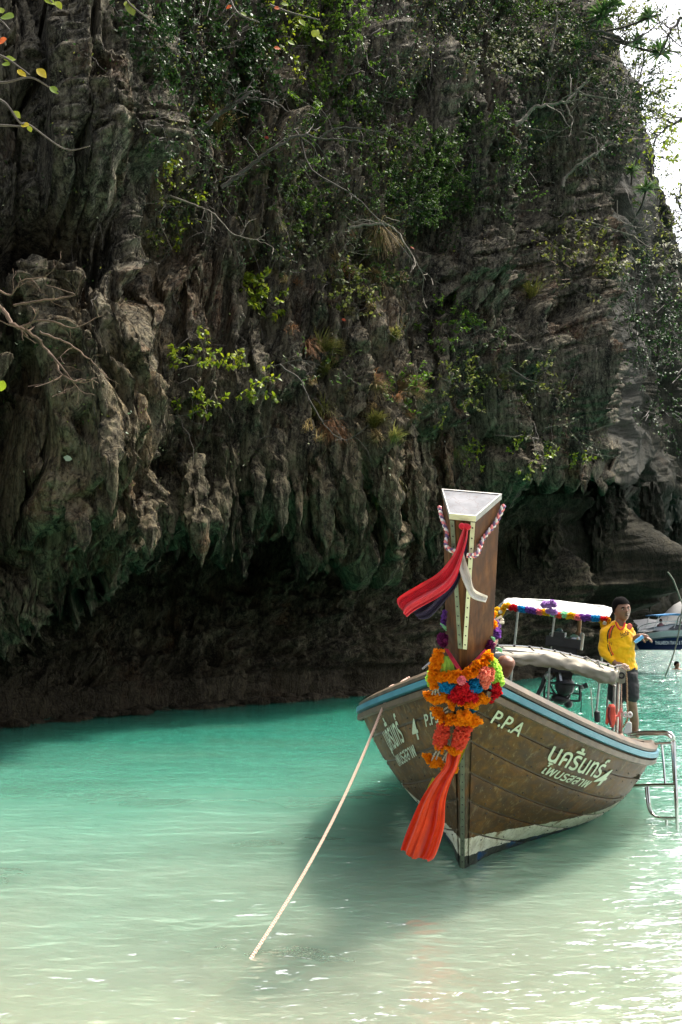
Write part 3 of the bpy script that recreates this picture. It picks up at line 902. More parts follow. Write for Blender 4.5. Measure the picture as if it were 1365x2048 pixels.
# ---- painted words on the hull: flat letters laid 3 mm off the planks
def text_mesh(s, size=1.0, shear=0.):
    cu = bpy.data.curves.new('t', 'FONT'); cu.body = s; cu.size = size; cu.shear = shear; cu.resolution_u = 3; cu.offset = .012 * size
    o = bpy.data.objects.new('t', cu); col.objects.link(o)
    dg = bpy.context.evaluated_depsgraph_get(); me = bpy.data.meshes.new_from_object(o.evaluated_get(dg))
    bpy.data.objects.remove(o)
    return me
def hull_param(px, py, side):
    """the (s, t) of the hull point seen at a photo pixel"""
    ss = np.linspace(.05, 4.5, 180); tt = np.linspace(0, 1, 80)
    P_ = hull_pts(ss, tt, .01, side).reshape(-1, 3)
    M = np.array(BM); Wp = P_ @ M[:3, :3].T + M[:3, 3]
    x, y, z = projn(Wp); i = np.argmin((x - px) ** 2 + (y - py) ** 2 + 3 * z)
    return ss[i // 80], tt[i % 80]
def hull_text(s, p0, p1, p2, side, sub=2, name='lettering', shear=0.):
    """p0 baseline start, p1 baseline end, p2 top of first letter (pixels)"""
    me = text_mesh(s, 1, shear)
    import bmesh
    bm = bmesh.new(); bm.from_mesh(me)
    bmesh.ops.triangulate(bm, faces=bm.faces[:])
    bmesh.ops.subdivide_edges(bm, edges=bm.edges[:], cuts=sub, use_grid_fill=True)
    bm.to_mesh(me); bm.free()
    n = len(me.vertices); co = np.zeros(n * 3); me.vertices.foreach_get('co', co); co = co.reshape(-1, 3)
    mn, mx_ = co.min(0), co.max(0)
    u = (co[:, 0] - mn[0]) / (mx_[0] - mn[0]); v = co[:, 1] / .72
    a = np.array(hull_param(*p0, side)); b = np.array(hull_param(*p1, side)); c = np.array(hull_param(*p2, side))
    st = a + u[:, None] * (b - a) + v[:, None] * (c - a)
    out = np.array([hull_pts([q[0]], [q[1]], .0125, side)[0, 0] for q in st])
    me.vertices.foreach_set('co', out.ravel()); me.update()
    me.materials.append(LETTER)
    return link(name, me, boat)
hull_text("P.P.A", (981, 1442), (1036, 1474), (997, 1421), 1)
hull_text("นคริ้นทร์", (1093, 1519), (1196, 1552), (1112, 1484), 1)
hull_text("ไพบรสลาพ", (1080, 1545), (1170, 1574), (1094, 1524), 1)
hull_text("4", (1180, 1570), (1203, 1569), (1205, 1538), 1)
hull_text("P.P.A", (855, 1455), (886, 1441), (846, 1428), -1)
hull_text("นคริ้นทร์", (783, 1500), (811, 1483), (762, 1455), -1)
hull_text("ไพบรสลาพ", (800, 1533), (836, 1509), (786, 1506), -1)
hull_text("4", (829, 1479), (840, 1476), (818, 1441), -1)

# ================================================================== BOAT FITTINGS
def child_pts(o, pts):
    return [Vector(p) for p in pts]
def catmull(pts, n=8):
    pts = [Vector(p) for p in pts]; out = []
    for i in range(len(pts) - 1):
        p0 = pts[max(i - 1, 0)]; p1 = pts[i]; p2 = pts[i + 1]; p3 = pts[min(i + 2, len(pts) - 1)]
        for k in range(n):
            t = k / n
            out.append(.5 * ((2 * p1) + (p2 - p0) * t + (2 * p0 - 5 * p1 + 4 * p2 - p3) * t * t + (3 * p1 - p0 - 3 * p2 + p3) * t ** 3))
    out.append(pts[-1]); return out

# front awning frame: an arch of tube with ties, side post, slack rolled canvas
arch_px = [(845, 1335), (880, 1308), (930, 1294), (985, 1288), (1050, 1290), (1100, 1297), (1160, 1311), (1210, 1324), (1237, 1334)]
arch = catmull([bat(x, y, 4.75) for x, y in arch_px], 6)
mb = MB(); mb.tube(arch, .013, 8); fr = mb.build('awning_frame', STEEL, boat)
arch2 = catmull([bat(x, y, 4.45) for x, y in [(850, 1350), (900, 1318), (985, 1298), (1050, 1300), (1100, 1308), (1160, 1322), (1237, 1341)]], 6)
mb = MB(); mb.tube(arch2, .012, 8); mb.build('awning_frame', OLDMET, boat)
arch3 = catmull([bat(x, y, 4.1) for x, y in [(860, 1365), (900, 1335), (985, 1312), (1050, 1309), (1100, 1318), (1160, 1333), (1237, 1352)]], 6)
mb = MB(); mb.tube(arch3, .012, 8); mb.build('awning_frame', OLDMET, boat)
for x0, x1 in ((1000, 1040), (1062, 1085), (1120, 1165), (1172, 1225)):
    mb = MB(); mb.tube([bat(x0, 1289 + max(0, x0 - 1050) * .17, 4.75), bat(x1, 1312 + max(0, x1 - 1060) * .2, 4.1)], .009, 6); mb.build('awning_strut', OLDMET, boat)
# black ties round the tube
for q in range(4, len(arch) - 2, 3):
    mb = MB(); d = (arch[q + 1] - arch[q]).normalized(); mb.tube([arch[q] - d * .012, arch[q] + d * .012], .019, 8); mb.build('tie', BLACKM, fr)
# canvas strip lashed under the frame and the slack roll below it
def strip_cloth(top, bot, name, m, parent, nx=60, ny=10, bulge=.08, fold=.015, seed=0, freq=7.0, axis=Vector((0, -1, 0)), thick=.006):
    T_ = catmull(top, nx // (len(top) - 1)); B_ = catmull(bot, nx // (len(bot) - 1))
    n = min(len(T_), len(B_)); G = np.zeros((n, ny, 3))
    for i in range(n):
        for j in range(ny):
            v = j / (ny - 1); p = T_[i].lerp(B_[i], v)
            w = bulge * math.sin(v * math.pi)
            G[i, j] = p + axis * w
    u = np.linspace(0, 1, n)[:, None]; v = np.linspace(0, 1, ny)[None]
    nz = fold * (np.sin(u * freq * 6.28 + 3 * noise3(u * 3, v * 1.5, seed + 0 * u)) * (.3 + v) + 1.6 * noise3(u * 9, v * 3, seed + 3.3 + 0 * u))
    G += nz[..., None] * np.array(axis)
    A = np.concatenate([G, (G - np.array(axis) * thick)[:, ::-1]], 1); A = np.concatenate([A, A[:, :1]], 1)
    mb = MB(); mb.grid(A); return mb.build(name, m, parent)
strip_cloth([bat(985, 1290, 4.73), bat(1050, 1292, 4.73), bat(1100, 1299, 4.73), bat(1160, 1313, 4.73), bat(1236, 1336, 4.73)],
            [bat(985, 1308, 4.2), bat(1050, 1308, 4.2), bat(1100, 1314, 4.2), bat(1160, 1330, 4.2), bat(1236, 1352, 4.2)], 'awning_canvas', CANVASD, boat, 60, 8, -.02, .006, 1)
roll = catmull([bat(x, y, 4.0) for x, y in [(890, 1330), (940, 1318), (985, 1313), (1040, 1315), (1092, 1317), (1135, 1326), (1180, 1339), (1222, 1352), (1238, 1350)]], 8)
rr = [.025 + .025 * math.sin(i / (len(roll) - 1) * math.pi) ** .5 + .035 * (i / (len(roll) - 1)) + .003 * math.sin(i * 1.1) for i in range(len(roll))]
G = []
for i in range(len(roll)):
    ring = []
    for k in range(25):
        a = 2 * math.pi * k / 24; f = 1 + .35 * float(noise3(np.array([i * .35]), np.array([math.cos(a) * 1.4]), np.array([math.sin(a) * 1.4]))[0]) + .10 * math.sin(3 * a + i * .25)
        ring.append(roll[i] + Vector((0, math.cos(a), math.sin(a))) * rr[i] * f)
    G.append(ring)
mb = MB(); mb.grid(np.array([[tuple(v) for v in r_] for r_ in G]))
ro = mb.build('rolled_canvas', CANVASD, boat)
# corner posts
def post_pts(pxs, yl): return [bat(x, y, yl) for x, y in pxs]
mb = MB(); mb.tube(post_pts([(1239, 1330), (1236, 1400), (1233, 1462)], 4.2), .017, 8); mb.build('awning_post', STEEL, boat)
mb = MB(); mb.tube(post_pts([(1231, 1335), (1228, 1400), (1226, 1458)], 4.3), .017, 8); mb.build('awning_post', OLDMET, boat)
mb = MB(); mb.tube(catmull(post_pts([(1196, 1318), (1203, 1340), (1216, 1358), (1231, 1370)], 4.25), 5), .012, 8); mb.build('awning_brace', OLDMET, boat)
mb = MB(); mb.tube(post_pts([(1232, 1329), (1253, 1327)], 4.2), .014, 8); mb.build('awning_rail_end', OLDMET, boat)
lp = bat(893, 1340, 4.4); mb = MB(); mb.tube([lp, Vector((lp.x - .02, 4.4, .75))], .017, 8); mb.build('awning_post', STEEL, boat)
# pulley plate on the post
pc = bat(1241, 1347, 4.1)
mb = MB(); mb.loft([[pc + Vector((x, -.015, z)) for x, z in ((-.02, .09), (.05, .05), (.055, -.07), (.0, -.10), (-.03, 0))], [pc + Vector((x, .015, z)) for x, z in ((-.02, .09), (.05, .05), (.055, -.07), (.0, -.10), (-.03, 0))]])
pp = mb.build('bracket_plate', CANVASD, boat, False)
mb = MB(); q = [pc + Vector((.012 + .028 * math.cos(a), -.022, .028 * math.sin(a))) for a in np.linspace(0, 6.283, 13)]; mb.tube(q, .009, 6, False); mb.build('ring', BLACKM, pp)
# thin poles standing at the port rail
mb = MB(); mb.tube(post_pts([(1182, 1373), (1186, 1432)], 3.6), .007, 6); mb.build('flag_pole', STEEL, boat)
mb = MB(); mb.tube(post_pts([(1163, 1380), (1162, 1422)], 3.9), .005, 6); mb.build('thin_pole', BLACKM, boat)

# rear canopy on its frame
Y0c, Y1c = 5.6, 6.9
tl_, tr_ = (1010, 1197), (1224, 1214)
front_top = [bat(1006, 1200, Y0c), bat(1018, 1194, Y0c), bat(1080, 1198, Y0c), bat(1150, 1204, Y0c), bat(1210, 1212, Y0c), bat(1226, 1216, Y0c)]
front_bot = [bat(1008, 1215, Y0c - .25), bat(1020, 1216, Y0c - .25), bat(1080, 1222, Y0c - .25), bat(1150, 1231, Y0c - .25), bat(1205, 1239, Y0c - .25), bat(1214, 1240, Y0c - .25)]
strip_cloth(front_top, front_bot, 'canopy_front', CANVAS, boat, 60, 8, .02, .006, 4, 3)
bk = [Vector((p.x, Y1c, p.z + .03)) for p in front_top]
strip_cloth(bk, front_top, 'canopy_roof', CANVAS, boat, 60, 8, 0, .01, 6, 3, Vector((0, 0, 1)))
left = catmull([bat(994, 1285, Y0c), bat(993, 1235, Y0c), bat(997, 1212, Y0c), bat(1008, 1201, Y0c)], 6)
mb = MB(); mb.tube(left + [Vector((left[-1].x + .1, Y0c, left[-1].z + .02))], .016, 8); mb.tube([left[0], Vector((left[0].x, Y0c, .55))], .016, 8); mb.build('canopy_post', OLDMET, boat)
a = bat(1226, 1216, Y0c); mb = MB(); mb.tube(catmull([a, a + Vector((.03, 0, -.03)), a + Vector((.04, 0, -.12)), a + Vector((.04, 0, -1.2))], 5), .016, 8); mb.build('canopy_post', OLDMET, boat)
mb = MB(); mb.tube([bat(1109, 1226, Y0c), bat(1102, 1292, Y0c), bat(1096, 1400, Y0c)], .014, 8); mb.build('canopy_post', OLDMET, boat)
for s_ in (bk[1], bk[-2]):
    mb = MB(); mb.tube([s_, Vector((s_.x, s_.y, .5))], .016, 8); mb.build('canopy_post', OLDMET, boat)

# ------------------------------------------------------------------ engine on its pivot
YE = 5.75
eng = empty('boat_engine', BM @ bat(1125, 1412, YE), 'black truck engine of the longtail boat on its pivot frame at the stern', 'engine')
eng.rotation_euler = BM.to_euler(); 
bpy.context.view_layer.update()
EI = (Matrix.Translation(eng.location) @ eng.rotation_euler.to_matrix().to_4x4()).inverted()
def e_(px, py, dy=0.): return EI @ (BM @ bat(px, py, YE + dy))
def wl(px, py, dy=0.): return e_(px, py, dy)
CHROME = simple('grey_engine_parts', (.30, .31, .32), .3, .8, var=.4, scale=20)
RUSTP = simple('rusty_pipe', (.20, .12, .07), .6, .5, var=.3, scale=12)
mb = MB(); mb.loft([[wl(x, y, dy) for x, y in ((1098, 1290), (1155, 1298), (1150, 1345), (1100, 1345))] for dy in (-.15, -.2, .25, .3)]); 
mb.box(wl(1128, 1285), (.42, .35, .12)); mb.box(wl(1118, 1275, .05), (.16, .4, .14))
eb = mb.build('engine_block', BLACKM, eng)
for i in range(4):
    mb = MB(); mb.ball(wl(1106 + i * 13, 1283 + i * 2, -.12), .042, 10, 7); mb.build('cylinder_cap', CHROME, eng)
mb = MB(); mb.tube([wl(1119, 1262), wl(1119, 1276)], .045, 12); mb.ball(wl(1119, 1263), .045, 12, 8); mb.build('fuel_filter', simple('blue_black_plastic', (.05, .08, .10), .25), eng)
mb = MB(); mb.tube(catmull([wl(1118, 1264, -.05), wl(1104, 1265, -.08), wl(1100, 1270, -.08), wl(1110, 1276, -.08), wl(1125, 1279, -.08), wl(1142, 1281, -.06)], 6), .008, 6); mb.build('fuel_hose', OLDMET, eng)
mb = MB(); mb.tube([wl(1160, 1240), wl(1158, 1268), wl(1157, 1284)], .026, 10); mb.tube([wl(1157, 1262), wl(1157, 1270)], .034, 10); mb.build('exhaust_pipe', RUSTP, eng)
mb = MB(); mb.tube([wl(1165, 1270, -.05), wl(1163, 1285, -.05), wl(1161, 1300, -.05)], .030, 12); mb.ball(wl(1165, 1270, -.05), .030, 12, 8); mb.build('air_pipe', simple('pale_grey_pipe', (.42, .38, .36), .5), eng)
mb = MB()
for k, (x, y, r_) in enumerate(((1150, 1278, .07), (1143, 1285, .06), (1140, 1292, .05))): mb.ball(wl(x, y, -.1), r_, 10, 7, (1, .8, .8))
mb.build('alternator', CHROME, eng)
# lower works: sump, gearbox, belts
mb = MB()
mb.loft([[wl(x, y, dy) for x, y in ((1110, 1340), (1146, 1345), (1138, 1390), (1118, 1388))] for dy in (-.1, .15)])
mb.ball(wl(1122, 1398), .10, 12, 8, (1.2, 1, .7)); mb.ball(wl(1137, 1408), .055, 10, 8); mb.ball(wl(1130, 1372, -.05), .12, 12, 8, (1, .8, 1.1))
mb.build('gearbox', BLACKM, eng)
mb = MB(); mb.tube([wl(1120, 1345, -.1), wl(1123, 1362, -.12)], .018, 8); mb.build('drain_pipe', CHROME, eng)
def etube(pts, r, m, name, dy=0.): 
    mb = MB(); mb.tube(catmull([wl(*p) if len(p) == 3 else wl(p[0], p[1], dy) for p in pts], 5), r, 8); return mb.build(name, m, eng)
etube([(1100, 1366, 0), (1108, 1366, -.1), (1130, 1367, -.15), (1160, 1371, -.12), (1166, 1376, -.05)], .014, BLACKM, 'guard_bar')
etube([(1090, 1372), (1089, 1392), (1093, 1398), (1108, 1400)], .013, BLACKM, 'guard_bar', -.1)
etube([(1160, 1372), (1160, 1398), (1156, 1402), (1140, 1401)], .013, BLACKM, 'guard_bar', -.1)
etube([(1150, 1370), (1142, 1388), (1136, 1398)], .011, BLACKM, 'guard_bar', -.05)
etube([(1100, 1368), (1108, 1384), (1118, 1392)], .011, BLACKM, 'guard_bar', -.05)
etube([(1146, 1386), (1160, 1388)], .012, BLACKM, 'guard_bar', -.08)
etube([(1092, 1385), (1112, 1388)], .012, BLACKM, 'guard_bar', -.08)
mb = MB(); mb.tube([wl(1158, 1377), wl(1168, 1373), wl(1176, 1370)], [.020, .03, .036], 8); mb.build('tiller_grip', BLACKM, eng)
etube([(1075, 1392), (1085, 1372), (1092, 1352), (1100, 1345)], .03, BLACKM, 'drive_shaft', .05)
mb = MB(); mb.ball(wl(1099, 1352, -.05), .06, 10, 8); mb.tube([wl(1098, 1336), wl(1098, 1350)], .006, 6); mb.build('shaft_joint', OLDMET, eng)
# stern post that carries the pivot
mb = MB(); mb.box((bat(1128, 1420, 5.05).x, 5.05, .45), (.24, .3, .34)); mb.build('engine_mount', DARKW, boat)

# ------------------------------------------------------------------ boarding ladder, port side
lad = empty('boarding_ladder', at(1350, 1660, 8.5), 'stainless steel boarding ladder hanging over the side of the longtail boat', 'ladder')
L0 = lad.location.copy()
def lp_(px, py, D): return at(px, py, D) - L0
def ltube(pts, r, name, n=5):
    mb = MB(); mb.tube(catmull([lp_(*p) for p in pts], n), r, 10); return mb.build(name, STEEL, lad)
ltube([(1256, 1470, 9.3), (1275, 1465, 9.2), (1300, 1464, 8.9), (1328, 1464, 8.6), (1340, 1466, 8.52), (1347, 1474, 8.5), (1349, 1486, 8.5), (1351, 1540, 8.45), (1354, 1600, 8.4), (1355, 1661, 8.4)], .013, 'side_rail')
ltube([(1262, 1474, 9.5), (1280, 1469, 9.4), (1305, 1468, 9.1), (1330, 1468, 8.9), (1343, 1476, 8.8), (1345, 1486, 8.8), (1348, 1540, 8.75), (1352, 1600, 8.7), (1354, 1645, 8.7)], .013, 'side_rail')
ltube([(1288, 1488, 9.2), (1315, 1487, 8.9), (1345, 1486, 8.5)], .011, 'rung')
ltube([(1246, 1573, 9.1), (1290, 1570, 8.8), (1352, 1569, 8.45)], .011, 'rung')
ltube([(1250, 1575, 9.2), (1290, 1572, 8.95), (1352, 1572, 8.6)], .010, 'rung')
ltube([(1324, 1488, 8.8), (1328, 1530, 8.7), (1331, 1569, 8.65)], .010, 'upright')
ltube([(1296, 1573, 8.75), (1299, 1605, 8.7), (1303, 1622, 8.7), (1311, 1633, 8.65), (1325, 1636, 8.6), (1354, 1636, 8.42)], .011, 'lower_loop')
ltube([(1292, 1573, 8.85), (1296, 1610, 8.8), (1305, 1630, 8.75), (1325, 1639, 8.7), (1354, 1639, 8.6)], .010, 'lower_loop')
ltube([(1333, 1637, 8.6), (1334, 1655, 8.6)], .013, 'foot')

# ================================================================== GARLANDS AND CLOTHS AT THE PROW
def stemdepth(py):
    """distance ahead of the stem's front edge at a photo row"""
    zs = np.linspace(-.3, 2.4, 200); W = np.array([list(BM @ Vector((0, -K_ * z, z))) for z in zs])
    x, y, d = projn(W); i = np.argmin(abs(y - py)); return float(W[i, 1])
_sd = {}
def bp(px, py, off=.05, rec=.45):
    """a point just in front of the bow"""
    k = int(py / 4)
    if k not in _sd: _sd[k] = stemdepth(py)
    D = _sd[k] - off + abs(px - 926) / FPX * 6 * rec
    return at(px, py, D)
def paper(name, color, var=.22):
    t = NT(name); a_ = t.n('ShaderNodeAttribute'); a_.attribute_name = 'rnd'
    lo = tuple(c * (1 - var) for c in color); hi = tuple(min(.95, c * (1 + var)) for c in color)
    c = t.ramp(a_.outputs['Fac'], [(0, lo), (1, hi)])
    t.set(Color=c, Rough=.75, Spec=.2)
    tr = t.n('ShaderNodeBsdfTranslucent'); t.l(c, tr.inputs[0]); mx = t.n('ShaderNodeMixShader'); mx.inputs[0].default_value = .5
    t.l(t.b.outputs[0], mx.inputs[1]); t.l(tr.outputs[0], mx.inputs[2]); t.l(mx.outputs[0], t.out.inputs[0]); return t.m
PC = {'orange': paper('orange_petals', (1.0, .29, .006)), 'yellow': paper('yellow_petals', (.88, .50, .02)), 'coral': paper('coral_petals', (.88, .13, .07)), 'salmon': paper('salmon_petals', (.92, .25, .17)),
      'red': paper('red_petals', (.60, .012, .022)), 'blue': paper('blue_petals', (.01, .24, .50)), 'purple': paper('purple_petals', (.20, .07, .34)), 'magenta': paper('magenta_petals', (.15, .015, .09)),
      'lilac': paper('lilac_petals', (.48, .28, .60)), 'lime': paper('lime_petals', (.50, .78, .12)), 'pink': paper('pink_petals', (.85, .22, .26)), 'mint': paper('mint_petals', (.35, .72, .45)), 'white': paper('white_petals', (.78, .74, .62))}
def set_rnd(me, vals):
    a = me.attributes.new('rnd', 'FLOAT', 'POINT'); a.data.foreach_set('value', np.asarray(vals, np.float32))
def pom_mesh(name, m, n=90, seed=0, flat=1.0):
    """a ball of many small cupped petals, radius 1"""
    r = np.random.default_rng(seed); V = []; F = []; A = []
    for i in range(n):
        z = 1 - 2 * (i + .5) / n; ph = i * 2.39996; s = math.sqrt(1 - z * z)
        d = np.array([s * math.cos(ph), s * math.sin(ph), z]) + r.normal(0, .12, 3); d /= np.linalg.norm(d)
        a = np.cross(d, r.normal(size=3)); a /= np.linalg.norm(a); b = np.cross(d, a)
        w = r.uniform(.22, .36); L = r.uniform(.8, 1.08); tw = r.uniform(-.25, .25)
        base = d * .35; mid = d * .78 + b * tw * .5; tip = d * L + b * (tw + r.uniform(-.2, .2))
        k = len(V)
        V += [base - a * w * .4, base + a * w * .4, mid - a * w - d * .05, mid + b * .08, mid + a * w - d * .05, tip - a * w * .8, tip + a * .05 + d * .07, tip + a * w * .8]
        F += [(k, k + 3, k + 2), (k, k + 1, k + 3), (k + 1, k + 4, k + 3), (k + 2, k + 3, k + 6, k + 5), (k + 3, k + 4, k + 7, k + 6)]
        A += [r.uniform(0, .55)] * 5 + [r.uniform(.5, 1)] * 3
    mb = MB(); mb.ball((0, 0, 0), .62, 10, 6); A += [.0] * len(mb.v); k = len(V)
    V += [np.array(v) for v in mb.v]; F += [tuple(i + k for i in f) for f in mb.f]
    V = np.array(V); V[:, 2] *= flat
    me = bpy.data.meshes.new(name); me.from_pydata(V.tolist(), [], F); me.materials.append(m); set_rnd(me, A); return me
def disc_mesh(name, m, seed=0):
    """a ruffled flat blossom, threaded through its centre, radius 1"""
    r = np.random.default_rng(seed); V = []; F = []; A = []
    for L in range(3):
        n = 30; ph = r.uniform(0, 6); k = len(V); fz_ = r.integers(7, 10)
        for j, q in enumerate((.12, .55, .85, 1.0)):
            for i in range(n):
                a = 2 * math.pi * i / n; zz_ = (L - 1) * .16 + q ** 2 * .20 * math.sin(fz_ * a + ph) + q * r.normal(0, .035)
                rr_ = q * (1 + .10 * math.sin(fz_ * a * .5 + ph) * q + r.normal(0, .05) * q)
                V.append((rr_ * math.cos(a), rr_ * math.sin(a), zz_)); A.append(min(1, max(0, q * .8 + r.normal(0, .15))))
        for j in range(3):
            for i in range(n): F.append((k + j * n + i, k + j * n + (i + 1) % n, k + (j + 1) * n + (i + 1) % n, k + (j + 1) * n + i))
    me = bpy.data.meshes.new(name); me.from_pydata(V, [], F); me.materials.append(m); set_rnd(me, A)
    me.polygons.foreach_set('use_smooth', [True] * len(F)); return me
POM = {k: [pom_mesh('flower', PC[k], 90, s_) for s_ in (1, 2)] for k in PC}
DISC = {k: [disc_mesh('flower', PC[k], s_) for s_ in (1, 2, 3)] for k in ('orange', 'coral', 'lime', 'red', 'yellow', 'lilac')}
def place(me, p, r, parent, d=None, flat=None, name='flower'):
    o = bpy.data.objects.new(name, me); col.objects.link(o); o.parent = parent
    o.location = Vector(p) - parent.location
    if d is not None: o.rotation_euler = (Vector(d).to_track_quat('Z', 'Y') @ Matrix.Rotation(random.uniform(0, 6.28), 3, 'Z').to_quaternion()).to_euler()
    else: o.rotation_euler = (random.uniform(0, 6.28), random.uniform(0, 6.28), random.uniform(0, 6.28))
    o.scale = (r, r, r * (flat or 1)); return o
def strand(pts, r, colr, parent, step=.5, flat=1., taper=None):
    """blossoms threaded along a path of world points"""
    P_ = catmull(pts, 14); Ls = [0]
    for a, b in zip(P_[:-1], P_[1:]): Ls.append(Ls[-1] + (b - a).length)
    s = 0
    while s <= Ls[-1]:
        i = min(np.searchsorted(Ls, s), len(P_) - 1); j = max(i - 1, 0)
        t = (s - Ls[j]) / max(Ls[i] - Ls[j], 1e-6); p = P_[j].lerp(P_[i], t); d = (P_[i] - P_[j])
        rr_ = r * random.uniform(.9, 1.1) * (taper(s / Ls[-1]) if taper else 1)
        dd_ = d + Vector((random.gauss(0, .15), random.gauss(0, .15), random.gauss(0, .15))) * d.length
        place(random.choice(DISC[colr]), p + Vector((random.gauss(0, .003), 0, random.gauss(0, .003))), rr_, parent, dd_, flat)
        s += r * step
def beads(pts, parent, r=.0075, name='bead_strand'):
    P_ = catmull(pts, 10); mb = MB(); acc = 0
    for a, b in zip(P_[:-1], P_[1:]):
        acc += (b - a).length
        if acc > r * 2.0:
            acc = 0; d = (b - a).normalized(); q = d.to_track_quat('Z', 'Y').to_matrix()
            mb.ball(Vector(b) - parent.location, r, 8, 6, (.8, .8, 1.25), q)
    return mb.build(name, PC['white'], parent)
def garland(label, anchor):
    return empty('flower_garland', anchor, label, 'garland', 'flower garlands hung round the prow')

g = garland('thick orange blossom garland tied in a V round the prow post', bp(900, 1340))
strand([bp(879, 1300, .03), bp(872, 1325, .05), bp(868, 1350, .07), bp(868, 1364, .08), bp(872, 1376, .09)], .036, 'orange', g, .55)
strand([bp(874, 1352, .08), bp(890, 1354, .10), bp(915, 1354, .11), bp(935, 1348, .10), bp(955, 1335, .08), bp(972, 1320, .05), bp(980, 1308, .02)], .036, 'orange', g, .55)
for dx in (-5, 0, 6):
    beads([bp(873 + dx * .5, 1374, .10), bp(871 + dx, 1384, .11), bp(872 + dx * 1.6, 1392, .12)], g)
g = garland('wide wavy orange garland hung below the blue and red pompoms', bp(900, 1400))
strand([bp(857, 1384, .09), bp(863, 1396, .10), bp(878, 1398, .11), bp(894, 1395, .12), bp(905, 1408, .12), bp(912, 1412, .12)], .031, 'orange', g, .55)
strand([bp(924, 1410, .13), bp(935, 1406, .13), bp(950, 1404, .12), bp(958, 1398, .11), bp(962, 1392, .10), bp(970, 1400, .09), bp(977, 1388, .08)], .031, 'orange', g, .55)
g = garland('doubled orange garland in the middle, above the coral columns', bp(905, 1430))
strand([bp(872, 1417, .13), bp(880, 1430, .14), bp(893, 1442, .15), bp(906, 1436, .15)], .034, 'orange', g, .5)
strand([bp(906, 1432, .16), bp(918, 1440, .17), bp(930, 1430, .17), bp(938, 1440, .17), bp(950, 1443, .16), bp(957, 1434, .15)], .036, 'orange', g, .5)
beads([bp(884, 1424, .12), bp(893, 1416, .12), bp(902, 1412, .12)], g); beads([bp(888, 1428, .12), bp(898, 1421, .12)], g)
g = garland('pair of coral red blossom columns ending in orange tufts', bp(905, 1470))
strand([bp(890, 1448, .14), bp(886, 1466, .15), bp(882, 1484, .16)], .042, 'coral', g, .42)
strand([bp(930, 1448, .14), bp(925, 1468, .16), bp(916, 1488, .17)], .046, 'coral', g, .42)
strand([bp(881, 1484, .17), bp(882, 1494, .17), bp(888, 1498, .17)], .036, 'orange', g, .5)
strand([bp(902, 1494, .18), bp(911, 1500, .18), bp(915, 1494, .18)], .036, 'orange', g, .5)
for x0, x1 in ((876, 864), (882, 872), (900, 886), (898, 892), (904, 900)):
    beads([bp(x0, 1500, .17), bp((x0 + x1) / 2, 1508, .18), bp(x1, 1521, .18)], g)
g = garland('lowest small orange garland lying on the red hanging cloth', bp(885, 1525))
strand([bp(853, 1508, .16), bp(858, 1520, .17), bp(868, 1528, .17), bp(877, 1520, .18)], .030, 'orange', g, .5)
strand([bp(884, 1531, .19), bp(894, 1536, .20), bp(905, 1538, .20), bp(909, 1531, .19)], .030, 'orange', g, .5)

def pom_thing(label, spots, group='paper flower pompoms at the prow'):
    p0 = bp(spots[0][0], spots[0][1], spots[0][3])
    o = empty('flower_pompom', p0, label, 'flower', group)
    for px, py, r, off, c in spots:
        place(random.choice(POM[c]), bp(px, py, off), r / FPX * 6.1, o)
    return o
pom_thing('blue paper pompom left of the red ones, under the orange garland', [(892, 1370, 15, .10, 'blue'), (901, 1366, 12, .10, 'blue'), (898, 1377, 11, .10, 'blue')])
pom_thing('blue paper pompom right of the red ones, beside the coral one', [(942, 1370, 16, .10, 'blue'), (955, 1373, 13, .09, 'blue'), (950, 1364, 12, .09, 'blue')])
pom_thing('cluster of dark red paper pompoms at the centre of the prow', [(926, 1374, 13, .13, 'red'), (915, 1385, 13, .13, 'red'), (935, 1387, 15, .13, 'red'), (921, 1398, 13, .13, 'red'), (944, 1396, 13, .12, 'red'), (908, 1394, 12, .12, 'red')])
pom_thing('small pink pompom above the dark red cluster', [(924, 1361, 9, .16, 'pink')])
pom_thing('big coral pompom with a tail at the right side of the prow', [(968, 1346, 15, .12, 'salmon'), (977, 1352, 13, .11, 'salmon'), (970, 1362, 12, .11, 'salmon'), (972, 1371, 8, .11, 'salmon'), (981, 1342, 10, .10, 'salmon')])
pom_thing('bright red pompom at the far right, over the blue stripe', [(990, 1372, 11, .08, 'red'), (994, 1382, 12, .07, 'red'), (985, 1390, 12, .07, 'red'), (982, 1399, 8, .07, 'red')])
pom_thing('row of lime green ruffled blossoms on the right shoulder of the prow', [(984, 1326, 12, .05, 'lime'), (990, 1338, 13, .04, 'lime'), (994, 1350, 13, .04, 'lime'), (998, 1362, 12, .04, 'lime'), (987, 1360, 11, .05, 'lime')])
pom_thing('lime green ruffled blossoms on the left shoulder of the prow', [(863, 1348, 9, .03, 'lime'), (860, 1358, 9, .03, 'lime'), (862, 1367, 8, .03, 'lime')])
pom_thing('dark magenta pompom on the left edge of the prow post', [(885, 1277, 12, -.05, 'magenta'), (886, 1285, 10, -.05, 'magenta')])
pom_thing('dark magenta pompom on the right edge of the prow post', [(977, 1290, 13, -.1, 'magenta'), (970, 1297, 8, -.1, 'magenta')])
pom_thing('lilac flower spike at the left of the prow post', [(890, 1224, 5, -.15, 'purple'), (889, 1232, 6, -.15, 'purple'), (888, 1241, 6, -.15, 'purple'), (887, 1249, 6, -.15, 'purple')])
pom_thing('round purple pompom right of the prow post', [(991, 1266, 13, -.2, 'purple'), (985, 1275, 9, -.2, 'purple')])
pom_thing('loose orange blossoms up the right edge of the prow post', [(977, 1222, 9, -.25, 'orange'), (984, 1230, 9, -.25, 'orange'), (975, 1236, 9, -.25, 'orange'), (985, 1248, 11, -.22, 'orange'), (975, 1252, 9, -.22, 'orange'), (991, 1226, 5, -.25, 'yellow')])
